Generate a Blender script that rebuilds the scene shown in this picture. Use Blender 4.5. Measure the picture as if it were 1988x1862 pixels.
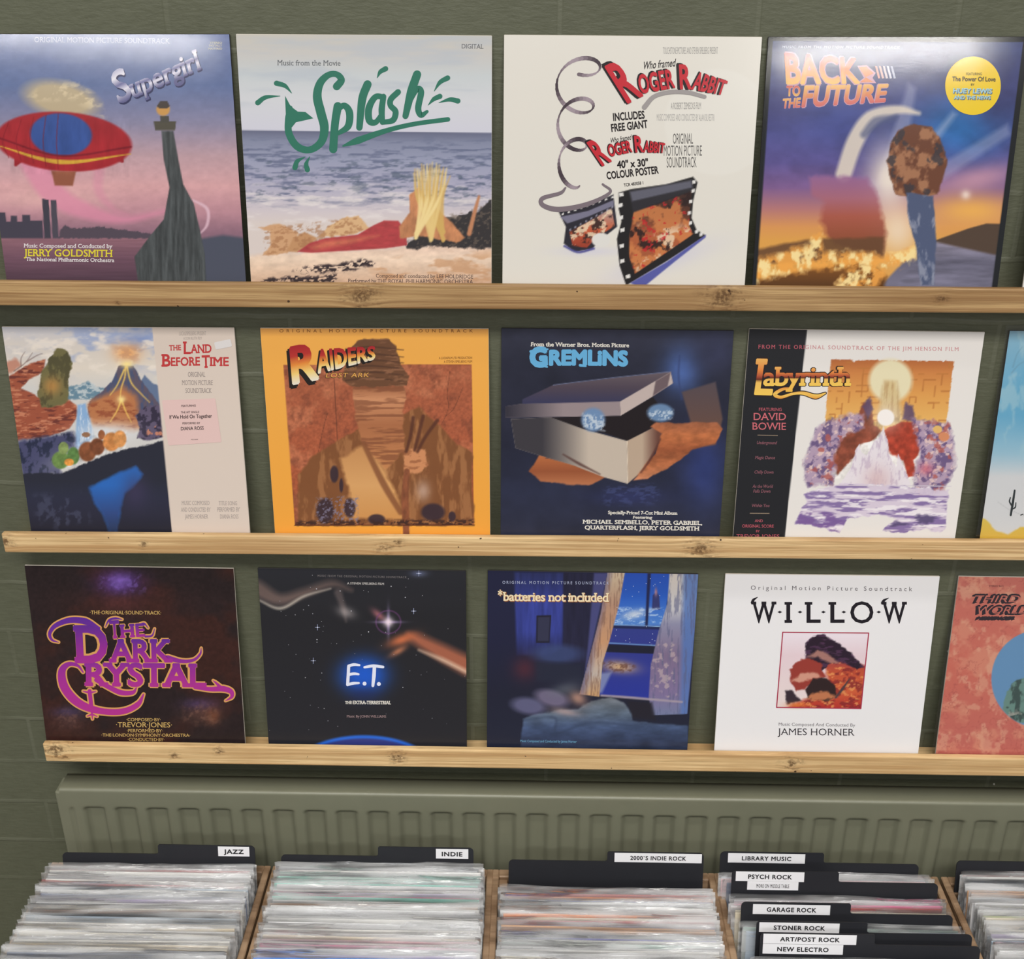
import bpy, bmesh, math, random
import numpy as np
from mathutils import Matrix, Vector

for _o in list(bpy.data.objects):
    bpy.data.objects.remove(_o, do_unlink=True)
SC = bpy.context.scene
COL = SC.collection

# ------------------------------------------------------------------ camera
cam_data = bpy.data.cameras.new('camera')
cam = bpy.data.objects.new('camera', cam_data)
COL.objects.link(cam)
cam_data.sensor_fit = 'HORIZONTAL'
cam_data.sensor_width = 36.0
cam_data.lens = 2214.86 / 1988.0 * 36.0
cam_data.clip_start = 0.05
_R = Matrix(((0.9998, -0.0104, 0.0175, 0), (0.0202, 0.4225, -0.9061, 0),
             (0.0020, 0.9063, 0.4226, 0), (0, 0, 0, 1)))
cam.matrix_world = Matrix.Translation((0.212, -1.4926, 2.0968)) @ _R
SC.camera = cam

# ------------------------------------------------------------------ light
SC.view_settings.view_transform = 'Standard'
SC.view_settings.look = 'None'
SC.view_settings.exposure = -0.06
SC.view_settings.gamma = 1.0
world = bpy.data.worlds.new('room_light')
SC.world = world
world.use_nodes = True
world.node_tree.nodes['Background'].inputs[0].default_value = (0.98, 0.97, 0.94, 1)
world.node_tree.nodes['Background'].inputs[1].default_value = 0.22


def area(name, loc, target, sx, sy, power, colr=(1, 0.965, 0.91)):
    d = bpy.data.lights.new(name, 'AREA')
    d.shape = 'RECTANGLE'
    d.size, d.size_y = sx, sy
    d.energy = power
    d.color = colr
    o = bpy.data.objects.new(name, d)
    COL.objects.link(o)
    o.location = loc
    o.rotation_euler = (Vector(target) - Vector(loc)).to_track_quat('-Z', 'Y').to_euler()
    return o


area('ceiling_light_main', (0.25, -4.6, 5.9), (0.2, 0, 1.1), 5.0, 1.0, 305)
area('front_fill_light', (0.3, -6.0, 4.1), (0.3, 0, 1.1), 5.0, 1.0, 60, (0.95, 0.97, 1.0))  # added soft fill behind the camera, not an actual window
area('ceiling_tube_west', (-1.85, -4.0, 2.80), (-0.3, 0, 2.0), 1.1, 0.05, 12)
area('ceiling_tube_east', (1.76, -4.0, 2.735), (0.6, 0, 2.0), 0.9, 0.05, 13)

_d = area('record_fill_light', (0.25, -1.05, 3.4), (0.25, -0.48, 0.8), 2.6, 0.25, 3.6)  # extra lamp added only to brighten the filed records, no known fitting
_d.data.spread = math.radians(40)

# ------------------------------------------------------------------ helpers
GAIN = 0.97


def lin(c):
    c = np.clip(np.asarray(c, float) / 255.0, 0, 1)
    return np.where(c <= 0.04045, c / 12.92, ((c + 0.055) / 1.055) ** 2.4)


def alb(c, g=1.0):
    return tuple(float(v) for v in np.clip(lin(c) * GAIN * g, 0, 0.92))


def tag(o, label=None, cat=None, group=None, kind=None):
    if label: o['label'] = label
    if cat: o['category'] = cat
    if group: o['group'] = group
    if kind: o['kind'] = kind
    return o


def empty(name, loc=(0, 0, 0), rot=None):
    o = bpy.data.objects.new(name, None)
    o.empty_display_size = 0.03
    COL.objects.link(o)
    o.matrix_world = Matrix.Translation(loc) @ (rot.to_4x4() if rot else Matrix.Identity(4))
    return o


def mesh_obj(name, verts, faces, mat, parent=None, cols=None, smooth=False):
    me = bpy.data.meshes.new(name)
    me.from_pydata([tuple(v) for v in verts], [], [tuple(f) for f in faces])
    me.update()
    if cols is not None:
        at = me.color_attributes.new('Col', 'FLOAT_COLOR', 'POINT')
        buf = np.ones((len(verts), 4), np.float32)
        buf[:, :3] = np.asarray(cols, np.float32)[:, :3]
        at.data.foreach_set('color', buf.ravel())
    if smooth:
        for p in me.polygons: p.use_smooth = True
    me.materials.append(mat)
    o = bpy.data.objects.new(name, me)
    COL.objects.link(o)
    if parent is not None: o.parent = parent
    return o


def bm_obj(name, bm, mat, parent=None, smooth=False):
    me = bpy.data.meshes.new(name)
    bm.to_mesh(me)
    bm.free()
    if smooth:
        for p in me.polygons: p.use_smooth = True
    me.materials.append(mat)
    o = bpy.data.objects.new(name, me)
    COL.objects.link(o)
    if parent is not None: o.parent = parent
    return o


def box_bm(x0, x1, y0, y1, z0, z1, bevel=0.0, seg=2, bm=None):
    bm2 = bmesh.new()
    bmesh.ops.create_cube(bm2, size=1.0)
    for v in bm2.verts:
        v.co = ((v.co.x + .5) * (x1 - x0) + x0, (v.co.y + .5) * (y1 - y0) + y0, (v.co.z + .5) * (z1 - z0) + z0)
    if bevel:
        bmesh.ops.bevel(bm2, geom=bm2.edges[:], offset=bevel, segments=seg, profile=0.5, affect='EDGES')
    if bm is None:
        return bm2
    tmp = bpy.data.meshes.new('t')
    bm2.to_mesh(tmp)
    bm2.free()
    bm.from_mesh(tmp)
    bpy.data.meshes.remove(tmp)
    return bm


# ------------------------------------------------------------------ materials
def new_mat(name, rough=0.5, spec=0.5):
    m = bpy.data.materials.new(name)
    m.use_nodes = True
    nt = m.node_tree
    b = nt.nodes['Principled BSDF']
    b.inputs['Roughness'].default_value = rough
    b.inputs['Specular IOR Level'].default_value = spec
    return m, nt, b


def nd(nt, t, **kw):
    n = nt.nodes.new(t)
    for k, v in kw.items():
        if k.startswith('i_'):
            key = k[2:]
            n.inputs[int(key) if key.isdigit() else key].default_value = v
        else:
            setattr(n, k, v)
    return n


def math_n(nt, op, a, b=None, c=None, clamp=False):
    n = nt.nodes.new('ShaderNodeMath')
    n.operation = op
    n.use_clamp = clamp
    for i, v in enumerate((a, b, c)):
        if v is None: continue
        if isinstance(v, (int, float)): n.inputs[i].default_value = v
        else: nt.links.new(v, n.inputs[i])
    return n.outputs[0]


def mix_c(nt, f, a, b, mode='MIX'):
    n = nt.nodes.new('ShaderNodeMix')
    n.data_type = 'RGBA'
    n.blend_type = mode
    for sock, v in ((n.inputs[0], f), (n.inputs[6], a), (n.inputs[7], b)):
        if isinstance(v, (int, float)): sock.default_value = v
        elif isinstance(v, tuple): sock.default_value = (*v[:3], 1)
        else: nt.links.new(v, sock)
    return n.outputs[2]


def maprange(nt, v, a, b, c=0.0, d=1.0, smooth=True):
    n = nt.nodes.new('ShaderNodeMapRange')
    n.interpolation_type = 'SMOOTHSTEP' if smooth else 'LINEAR'
    nt.links.new(v, n.inputs[0])
    for i, x in enumerate((a, b, c, d)): n.inputs[i + 1].default_value = x
    return n.outputs[0]


def noise(nt, vec, scale, detail=4, rough=0.55, dist=0.0):
    n = nd(nt, 'ShaderNodeTexNoise')
    n.inputs['Scale'].default_value = scale
    n.inputs['Detail'].default_value = detail
    n.inputs['Roughness'].default_value = rough
    n.inputs['Distortion'].default_value = dist
    nt.links.new(vec, n.inputs['Vector'])
    return n.outputs[0]


def mapping(nt, vec, scale=(1, 1, 1), loc=(0, 0, 0), rot=(0, 0, 0)):
    n = nd(nt, 'ShaderNodeMapping')
    n.inputs['Scale'].default_value = scale
    n.inputs['Location'].default_value = loc
    n.inputs['Rotation'].default_value = rot
    nt.links.new(vec, n.inputs['Vector'])
    return n.outputs[0]


def bump(nt, b, h, strength, dist=0.01):
    n = nd(nt, 'ShaderNodeBump')
    n.inputs['Strength'].default_value = strength
    n.inputs['Distance'].default_value = dist
    nt.links.new(h, n.inputs['Height'])
    nt.links.new(n.outputs[0], b.inputs['Normal'])


def print_mat(name, rough, bumpy=0.02, spec=0.5):
    m, nt, b = new_mat(name, rough, spec)
    a = nd(nt, 'ShaderNodeAttribute', attribute_name='Col')
    nt.links.new(a.outputs['Color'], b.inputs['Base Color'])
    tc = nd(nt, 'ShaderNodeTexCoord')
    h = noise(nt, tc.outputs['Object'], 14, 2)
    h2 = noise(nt, tc.outputs['Object'], 380, 2)
    bump(nt, b, math_n(nt, 'ADD', math_n(nt, 'MULTIPLY', h, 0.16), math_n(nt, 'MULTIPLY', h2, 0.02)), bumpy, 0.02)
    return m


def plain_mat(name, c, rough=0.5, spec=0.5, nscale=60, namp=0.12, g=1.0):
    m, nt, b = new_mat(name, rough, spec)
    tc = nd(nt, 'ShaderNodeTexCoord')
    n = noise(nt, tc.outputs['Object'], nscale, 3)
    a = alb(c, g)
    nt.links.new(mix_c(nt, n, tuple(v * (1 - namp) for v in a), tuple(min(.95, v * (1 + namp)) for v in a)), b.inputs['Base Color'])
    return m


def wall_mat():
    m, nt, b = new_mat('painted_brick', 0.5, 0.35)
    tc = nd(nt, 'ShaderNodeTexCoord')
    v = tc.outputs['Object']
    sep = nd(nt, 'ShaderNodeSeparateXYZ')
    nt.links.new(v, sep.inputs[0])
    com = nd(nt, 'ShaderNodeCombineXYZ')
    nt.links.new(sep.outputs[0], com.inputs[0])
    wob = noise(nt, v, 9, 3)
    zz = math_n(nt, 'ADD', sep.outputs[2], math_n(nt, 'MULTIPLY', math_n(nt, 'SUBTRACT', wob, 0.5), 0.012))
    nt.links.new(math_n(nt, 'SUBTRACT', zz, 0.0324), com.inputs[1])
    br = nd(nt, 'ShaderNodeTexBrick')
    br.inputs['Scale'].default_value = 1.0
    br.inputs['Mortar Size'].default_value = 0.0045
    br.inputs['Mortar Smooth'].default_value = 0.6
    br.inputs['Brick Width'].default_value = 0.24
    br.inputs['Row Height'].default_value = 0.0847
    br.inputs['Color1'].default_value = (0, 0, 0, 1)
    br.inputs['Color2'].default_value = (0, 0, 0, 1)
    br.inputs['Mortar'].default_value = (1, 1, 1, 1)
    nt.links.new(com.outputs[0], br.inputs['Vector'])
    mort = math_n(nt, 'MULTIPLY', br.outputs['Fac'], maprange(nt, noise(nt, v, 3.1, 2), 0.42, 0.66))
    big = noise(nt, v, 2.2, 4)
    fine = noise(nt, mapping(nt, v, (14, 14, 60)), 3.0, 4)
    c = mix_c(nt, big, alb((84, 86, 70), 1.04), alb((103, 106, 88), 1.04))
    c = mix_c(nt, maprange(nt, fine, 0.3, 0.75), c, mix_c(nt, 1.0, c, (0.86, 0.86, 0.84), 'MULTIPLY'))
    c = mix_c(nt, math_n(nt, 'MULTIPLY', mort, 0.2), c, alb((142, 144, 128), 0.95))
    chips = maprange(nt, noise(nt, v, 46, 1), 0.80, 0.815)
    c = mix_c(nt, chips, c, alb((200, 200, 190)))
    nt.links.new(c, b.inputs['Base Color'])
    h = math_n(nt, 'ADD', math_n(nt, 'MULTIPLY', mort, 0.5), math_n(nt, 'ADD', math_n(nt, 'MULTIPLY', noise(nt, v, 22, 5), 0.6),
               math_n(nt, 'MULTIPLY', noise(nt, mapping(nt, v, (60, 60, 200)), 1.5, 3), 0.25)))
    bump(nt, b, h, 0.32, 0.008)
    return m


def wood_mat(name, knots=(), light=(206, 176, 128), dark=(163, 126, 82), seed=0.0, knot_c=(88, 60, 36)):
    m, nt, b = new_mat(name, 0.5, 0.35)
    tc = nd(nt, 'ShaderNodeTexCoord')
    v = tc.outputs['Object']
    sep = nd(nt, 'ShaderNodeSeparateXYZ')
    nt.links.new(v, sep.inputs[0])
    wx = math_n(nt, 'MULTIPLY', math_n(nt, 'SUBTRACT', noise(nt, v, 55, 3), 0.5), 0.014)
    px = math_n(nt, 'ADD', sep.outputs[0], wx)
    pz = math_n(nt, 'ADD', sep.outputs[2], math_n(nt, 'MULTIPLY', wx, 0.9))
    shift, mask = 0.0, None
    for (kx, kz, r) in knots:
        dx = math_n(nt, 'SUBTRACT', px, kx)
        dz = math_n(nt, 'SUBTRACT', pz, kz)
        d = math_n(nt, 'SQRT', math_n(nt, 'ADD', math_n(nt, 'MULTIPLY', dx, dx), math_n(nt, 'MULTIPLY', math_n(nt, 'MULTIPLY', dz, dz), 1.6)))
        f = math_n(nt, 'DIVIDE', r * r * 4.0, math_n(nt, 'ADD', math_n(nt, 'MULTIPLY', d, d), r * r * 1.2))
        s = math_n(nt, 'MULTIPLY', math_n(nt, 'MULTIPLY', dz, f), -0.22)
        shift = s if isinstance(shift, float) else math_n(nt, 'ADD', shift, s)
        k = math_n(nt, 'MAXIMUM', maprange(nt, d, r * 1.2, r * 0.3), math_n(nt, 'MULTIPLY', maprange(nt, d, r * 2.6, r * 0.6), maprange(nt, noise(nt, mapping(nt, v, (60, 60, 260), (kx * 7, 0, 0)), 1.0, 3), 0.4, 0.7)))
        mask = k if mask is None else math_n(nt, 'MAXIMUM', mask, k)
    zz = math_n(nt, 'ADD', sep.outputs[2], shift)
    com = nd(nt, 'ShaderNodeCombineXYZ')
    nt.links.new(math_n(nt, 'ADD', sep.outputs[0], seed), com.inputs[0])
    nt.links.new(sep.outputs[1], com.inputs[1])
    nt.links.new(zz, com.inputs[2])
    g1 = noise(nt, mapping(nt, com.outputs[0], (2.2, 30, 150)), 1.0, 4, 0.6, 0.3)
    g2 = noise(nt, mapping(nt, com.outputs[0], (9, 90, 620)), 1.0, 3, 0.6)
    big = noise(nt, mapping(nt, com.outputs[0], (5, 8, 10)), 1.0, 3)
    L, D = alb(light), alb(dark)
    c = mix_c(nt, maprange(nt, g1, 0.36, 0.66), L, D)
    c = mix_c(nt, math_n(nt, 'MULTIPLY', maprange(nt, g2, 0.45, 0.72), 0.6), c, tuple(v * 0.75 for v in D))
    c = mix_c(nt, math_n(nt, 'MULTIPLY', maprange(nt, big, 0.42, 0.7), 0.5), c, tuple(v * 0.95 for v in D))
    if mask is not None:
        mm = math_n(nt, 'MULTIPLY', mask, maprange(nt, noise(nt, v, 240, 3), 0.28, 0.6))
        c = mix_c(nt, math_n(nt, 'MULTIPLY', mm, 0.85), c, alb(knot_c))
    sp = maprange(nt, noise(nt, v, 90, 1), 0.775, 0.80)
    c = mix_c(nt, sp, c, alb((70, 48, 30)))
    nt.links.new(c, b.inputs['Base Color'])
    bump(nt, b, math_n(nt, 'ADD', g1, math_n(nt, 'MULTIPLY', g2, 0.6)), 0.25, 0.003)
    return m


def plastic_mat():
    m = bpy.data.materials.new('clear_polythene')
    m.use_nodes = True
    nt = m.node_tree
    nt.nodes.clear()
    out = nd(nt, 'ShaderNodeOutputMaterial')
    tr = nd(nt, 'ShaderNodeBsdfTransparent')
    tr.inputs[0].default_value = (0.985, 0.987, 0.99, 1)
    df = nd(nt, 'ShaderNodeBsdfDiffuse')
    df.inputs[0].default_value = (0.90, 0.91, 0.92, 1)
    gl = nd(nt, 'ShaderNodeBsdfGlossy')
    gl.inputs['Roughness'].default_value = 0.12
    tc = nd(nt, 'ShaderNodeTexCoord')
    info = nd(nt, 'ShaderNodeObjectInfo')
    off = nd(nt, 'ShaderNodeVectorMath', operation='ADD')
    nt.links.new(tc.outputs['Object'], off.inputs[0])
    nt.links.new(info.outputs['Random'], off.inputs[1])
    v = off.outputs[0]
    h = math_n(nt, 'ADD', noise(nt, mapping(nt, v, (7, 20, 45)), 1.0, 2, 0.5, 0.5), math_n(nt, 'MULTIPLY', noise(nt, mapping(nt, v, (22, 40, 120)), 1.0, 2), 0.25))
    bp = nd(nt, 'ShaderNodeBump')
    bp.inputs['Strength'].default_value = 0.6
    bp.inputs['Distance'].default_value = 0.010
    nt.links.new(h, bp.inputs['Height'])
    nt.links.new(bp.outputs[0], gl.inputs['Normal'])
    m1 = nd(nt, 'ShaderNodeMixShader')
    nt.links.new(maprange(nt, h, 0.5, 0.8, 0.05, 0.32), m1.inputs[0])
    nt.links.new(tr.outputs[0], m1.inputs[1])
    nt.links.new(df.outputs[0], m1.inputs[2])
    fr = nd(nt, 'ShaderNodeFresnel')
    fr.inputs[0].default_value = 1.5
    m2 = nd(nt, 'ShaderNodeMixShader')
    nt.links.new(math_n(nt, 'ADD', math_n(nt, 'MULTIPLY', fr.outputs[0], 0.55), 0.02, clamp=True), m2.inputs[0])
    nt.links.new(m1.outputs[0], m2.inputs[1])
    nt.links.new(gl.outputs[0], m2.inputs[2])
    nt.links.new(m2.outputs[0], out.inputs[0])
    return m


M_WALL = wall_mat()
M_RAD = plain_mat('radiator_paint', (110, 111, 94), 0.38, 0.5, 30, 0.06, 1.2)
M_FLOOR = plain_mat('grey_floor', (120, 112, 100), 0.6)
M_CARD = plain_mat('black_plastic', (38, 39, 44), 0.45, 0.4, 50, 0.08)
M_LABEL = plain_mat('white_label', (232, 232, 236), 0.4, 0.4, 50, 0.02)
M_INK = plain_mat('black_ink', (30, 30, 34), 0.5)
M_PLASTIC = plastic_mat()
M_EDGE_LIGHT = plain_mat('white_card_edge', (215, 208, 196), 0.6)
M_EDGE_DARK = plain_mat('dark_card_edge', (52, 50, 52), 0.6)
M_CRATE = wood_mat('rough_crate_wood', (), (168, 140, 112), (120, 94, 70), 3.3)
M_METAL = plain_mat('steel', (120, 120, 118), 0.4)

# ------------------------------------------------------------------ room
WALL_X0, WALL_X1 = -1.7, 2.1
tag(bm_obj('wall_back', box_bm(WALL_X0, WALL_X1, 0.0, 0.12, 0, 3.1), M_WALL), kind='structure')
tag(bm_obj('floor', box_bm(WALL_X0, WALL_X1, -5.0, 0.12, -0.05, 0.0), M_FLOOR), kind='structure')

# ------------------------------------------------------------------ ledges
LEDGES = [
    # top of lip z, slope, inner y, lip bottom z, plank top z, knots
    dict(zt=1.7035, sl=0.0, yi=-0.0478, zb=1.6710, zf=1.6868,
         knots=[(-0.012, 1.687, .016), (0.455, 1.690, .017), (0.735, 1.690, .006), (-0.33, 1.676, .003)],
         label='long pine ledge across the top, holding the upper row of sleeves'),
    dict(zt=1.3332, sl=0.004, yi=-0.0412, zb=1.3020, zf=1.3102,
         knots=[(-0.548, 1.318, .010), (-0.348, 1.316, .005), (0.0, 1.314, .008), (0.02, 1.322, .006), (0.455, 1.318, .014)],
         label='long pine ledge in the middle, between the upper and lower sleeve rows'),
    dict(zt=0.9622, sl=-0.0008, yi=-0.0503, zb=0.9275, zf=0.9358,
         knots=[(-0.532, 0.952, .015), (-0.345, 0.945, .006), (-0.275, 0.953, .006), (0.005, 0.946, .010), (0.62, 0.945, .011), (-0.52, 0.938, .006)],
         label='lowest long pine ledge, its left end showing just above the radiator'),
]
for i, L in enumerate(LEDGES):
    root = empty('picture_ledge')
    tag(root, L['label'], 'wall ledge', 'pine display ledges on the wall')
    wm = wood_mat('pine_%s' % ['top', 'middle', 'low'][i], L['knots'], *[((196, 162, 114), (152, 116, 76)), ((232, 200, 150), (192, 152, 104)), ((240, 208, 156), (200, 160, 110))][i], seed=i * 3.7)
    x0, x1 = -0.552, 1.75
    bm = bmesh.new()
    n = 60
    bmx = box_bm(x0, x1, L['yi'] - 0.0105, L['yi'], L['zb'], L['zt'], 0.0022, 2)
    rnd = random.Random(i)
    for v in bmx.verts:
        v.co.z += L['sl'] * (v.co.x - 0.19)
    bm.free()
    bm_obj('front_lip', bmx, wm, root)
    bp = box_bm(x0 + 0.004, x1 - 0.004, L['yi'], -0.0003, L['zb'] + 0.001, L['zf'], 0.001, 1)
    for v in bp.verts:
        v.co.z += L['sl'] * (v.co.x - 0.19)
    bm_obj('base_plank', bp, wm, root)

# ------------------------------------------------------------------ radiator
def build_radiator():
    root = empty('radiator')
    tag(root, 'olive green panel radiator with vertical flutes behind the record crates', 'radiator')
    x0, x1, yf, yb, ztop, zlow = -0.538, 1.70, -0.078, -0.040, 0.888, 0.30
    xs = list(np.arange(x0 + 0.006, x1, 0.0036))
    zs = [zlow, 0.45, 0.6, 0.70, 0.76, 0.80, 0.82, 0.832, 0.838, 0.842, 0.845, 0.848, 0.851, 0.854, 0.857, 0.862, 0.87, 0.876, 0.880, 0.883]
    P = 0.0505

    def rec(x, z):
        ph = ((x + 0.4815) / P + 0.5) % 1.0 - 0.5
        d = abs(ph) * P
        a = min(1, max(0, (0.0185 - d) / 0.0085))
        a = a * a * (3 - 2 * a)
        t = min(1, max(0, (0.853 - z) / 0.007))
        t = t * t * (3 - 2 * t)
        if x < x0 + 0.02: a = 0
        return 0.0100 * a * t
    verts, faces = [], []
    rows = []
    for z in zs:
        rows.append([(x, yf + rec(x, z), z) for x in xs])
    for k in range(1, 6):
        a = k / 5 * math.pi / 2
        rows.append([(x, yf + 0.006 * (1 - math.cos(a)), 0.883 + 0.005 * math.sin(a)) for x in xs])
    rows.append([(x, yb, 0.888) for x in xs])
    rows.append([(x, yb, zlow) for x in xs])
    nx = len(xs)
    for r in rows: verts += r
    for j in range(len(rows) - 1):
        for i in range(nx - 1):
            a = j * nx + i
            faces.append((a, a + 1, a + nx + 1, a + nx))
    o = mesh_obj('panel', verts, faces, M_RAD, root, smooth=True)
    bm = box_bm(x0 - 0.004, x0 + 0.007, yf + 0.004, yb + 0.004, zlow, 0.879, 0.003, 2)
    box_bm(x0 - 0.006, x0 + 0.001, yf + 0.014, yf + 0.019, zlow, 0.872, 0.0015, 1, bm)
    bm_obj('end_seam', bm, M_RAD, root)
    for bx in (-0.25, 0.55, 1.35):
        bm_obj('wall_bracket', box_bm(bx, bx + 0.04, yb - 0.001, -0.0008, 0.45, 0.78, 0.002, 1), M_METAL, root)
    for bx in (-0.45, 1.60):
        bm_obj('feed_pipe', box_bm(bx, bx + 0.016, yb - 0.014, yb + 0.002, 0.0, zlow + 0.01, 0.004, 2), M_METAL, root)


build_radiator()

# ------------------------------------------------------------------ lettering
_cache = {}


def glyph_mesh(text, bold=0.0, space=1.0, serif=0.0):
    key = (text, bold, space, serif)
    if key in _cache: return _cache[key]
    cu = bpy.data.curves.new('lettering', 'FONT')
    cu.body = text
    cu.offset = bold
    cu.space_character = space
    cu.resolution_u = 3
    cu.fill_mode = 'FRONT'
    ob = bpy.data.objects.new('lettering', cu)
    COL.objects.link(ob)
    bpy.context.view_layer.update()
    dg = bpy.context.evaluated_depsgraph_get()
    me = bpy.data.meshes.new_from_object(ob.evaluated_get(dg))
    V = np.array([v.co[:2] for v in me.vertices]) if len(me.vertices) else np.zeros((1, 2))
    F = [tuple(p.vertices) for p in me.polygons]
    bpy.data.objects.remove(ob, do_unlink=True)
    bpy.data.curves.remove(cu)
    bpy.data.meshes.remove(me)
    _cache[key] = (V, F)
    return V, F


def levels(bold):
    k = ('lv', bold)
    if k not in _cache:
        g = lambda t: glyph_mesh(t, bold)[0]
        _cache[k] = dict(base=g('H')[:, 1].min(), cap=g('H')[:, 1].max(), xh=g('x')[:, 1].max(),
                         asc=g('l')[:, 1].max(), desc=g('p')[:, 1].min())
    return _cache[k]


def text_shape(text, bold=0.0, space=1.0, serif=0.0, ref='cap'):
    """flat lettering: x runs 0..1 over the line, y is 0 on the base line and 1 at the reference height"""
    V, F = glyph_mesh(text, 0.0, space)
    lv = levels(0.0)
    V = np.c_[V, np.zeros(len(V))]
    F = list(F)
    if serif:
        cnt = {}
        for f in F:
            for a, b in zip(f, f[1:] + f[:1]):
                e = (min(a, b), max(a, b))
                cnt[e] = cnt.get(e, 0) + 1
        th = 0.05 + serif * 0.02
        add = []
        for (a, b), c in cnt.items():
            if c != 1: continue
            pa, pb = V[a], V[b]
            if abs(pa[1] - pb[1]) > 0.012: continue
            ln = abs(pa[0] - pb[0])
            if not 0.03 < ln < 0.2 + bold * 2: continue
            for nm in ('base', 'cap', 'xh', 'asc', 'desc'):
                if abs(pa[1] - lv[nm]) < 0.02:
                    up = 1 if nm in ('base', 'desc') else -1
                    l, r = min(pa[0], pb[0]) - 0.055 * serif, max(pa[0], pb[0]) + 0.055 * serif
                    add.append((l, r, pa[1], pa[1] + up * th))
                    break
        V = list(map(tuple, V))
        for q, (l, r, y0, y1) in enumerate(sorted(add)):
            n = len(V)
            k = 1 + q % 5
            V += [(l, y0, k), (r, y0, k), (r, y1, k), (l, y1, k)]
            F.append((n, n + 1, n + 2, n + 3))
        V = np.array(V)
    bold *= 0.75
    if bold > 0.003:
        base, bf = V, F
        V, F = [base], list(bf)
        m = 8 if bold > 0.02 else 4
        for i in range(m):
            a = 2 * math.pi * (i + .5) / m
            q = base.copy()
            q[:, 0] += bold * math.cos(a)
            q[:, 1] += bold * math.sin(a)
            q[:, 2] += 6 * (i + 1)
            V.append(q)
            F += [tuple(j + len(base) * (i + 1) for j in f) for f in bf]
        V = np.vstack(V)
    x0, x1 = V[:, 0].min(), V[:, 0].max()
    V[:, 0] = (V[:, 0] - x0) / max(1e-6, x1 - x0)
    V[:, 1] = (V[:, 1] - lv['base']) / (lv[ref] - lv['base'])
    return V, F


def cut_bands(V, F, ys):
    bm = bmesh.new()
    vs = [bm.verts.new((p[0], p[1], p[2])) for p in V]
    for f in F:
        try: bm.faces.new([vs[i] for i in f])
        except ValueError: pass
    for y in ys:
        bmesh.ops.bisect_plane(bm, geom=bm.verts[:] + bm.edges[:] + bm.faces[:], plane_co=(0, y, 0), plane_no=(0, 1, 0))
    bm.verts.index_update()
    V2 = np.array([v.co[:] for v in bm.verts])
    F2 = [tuple(v.index for v in f.verts) for f in bm.faces]
    bm.free()
    return V2, F2


def ramp(stops, t):
    if isinstance(stops[0], (int, float)): return np.tile(np.asarray(stops, float), (len(t), 1))
    xs = [s[0] for s in stops]
    cs = np.array([s[1] for s in stops], float)
    return np.stack([np.interp(t, xs, cs[:, k]) for k in range(3)], 1)


def spline(pts, n=10):
    P = np.array(pts, float)
    if len(P) < 3:
        t = np.linspace(0, 1, n)[:, None]
        return P[0] * (1 - t) + P[-1] * t
    Q = np.vstack([2 * P[0] - P[1], P, 2 * P[-1] - P[-2]])
    out = []
    for i in range(1, len(Q) - 2):
        t = np.linspace(0, 1, n, endpoint=False)[:, None]
        a, b, c, d = Q[i - 1], Q[i], Q[i + 1], Q[i + 2]
        out.append(0.5 * ((2 * b) + (c - a) * t + (2 * a - 5 * b + 4 * c - d) * t ** 2 + (3 * b - a - 3 * c + d) * t ** 3))
    return np.vstack(out + [P[-1:]])


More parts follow.
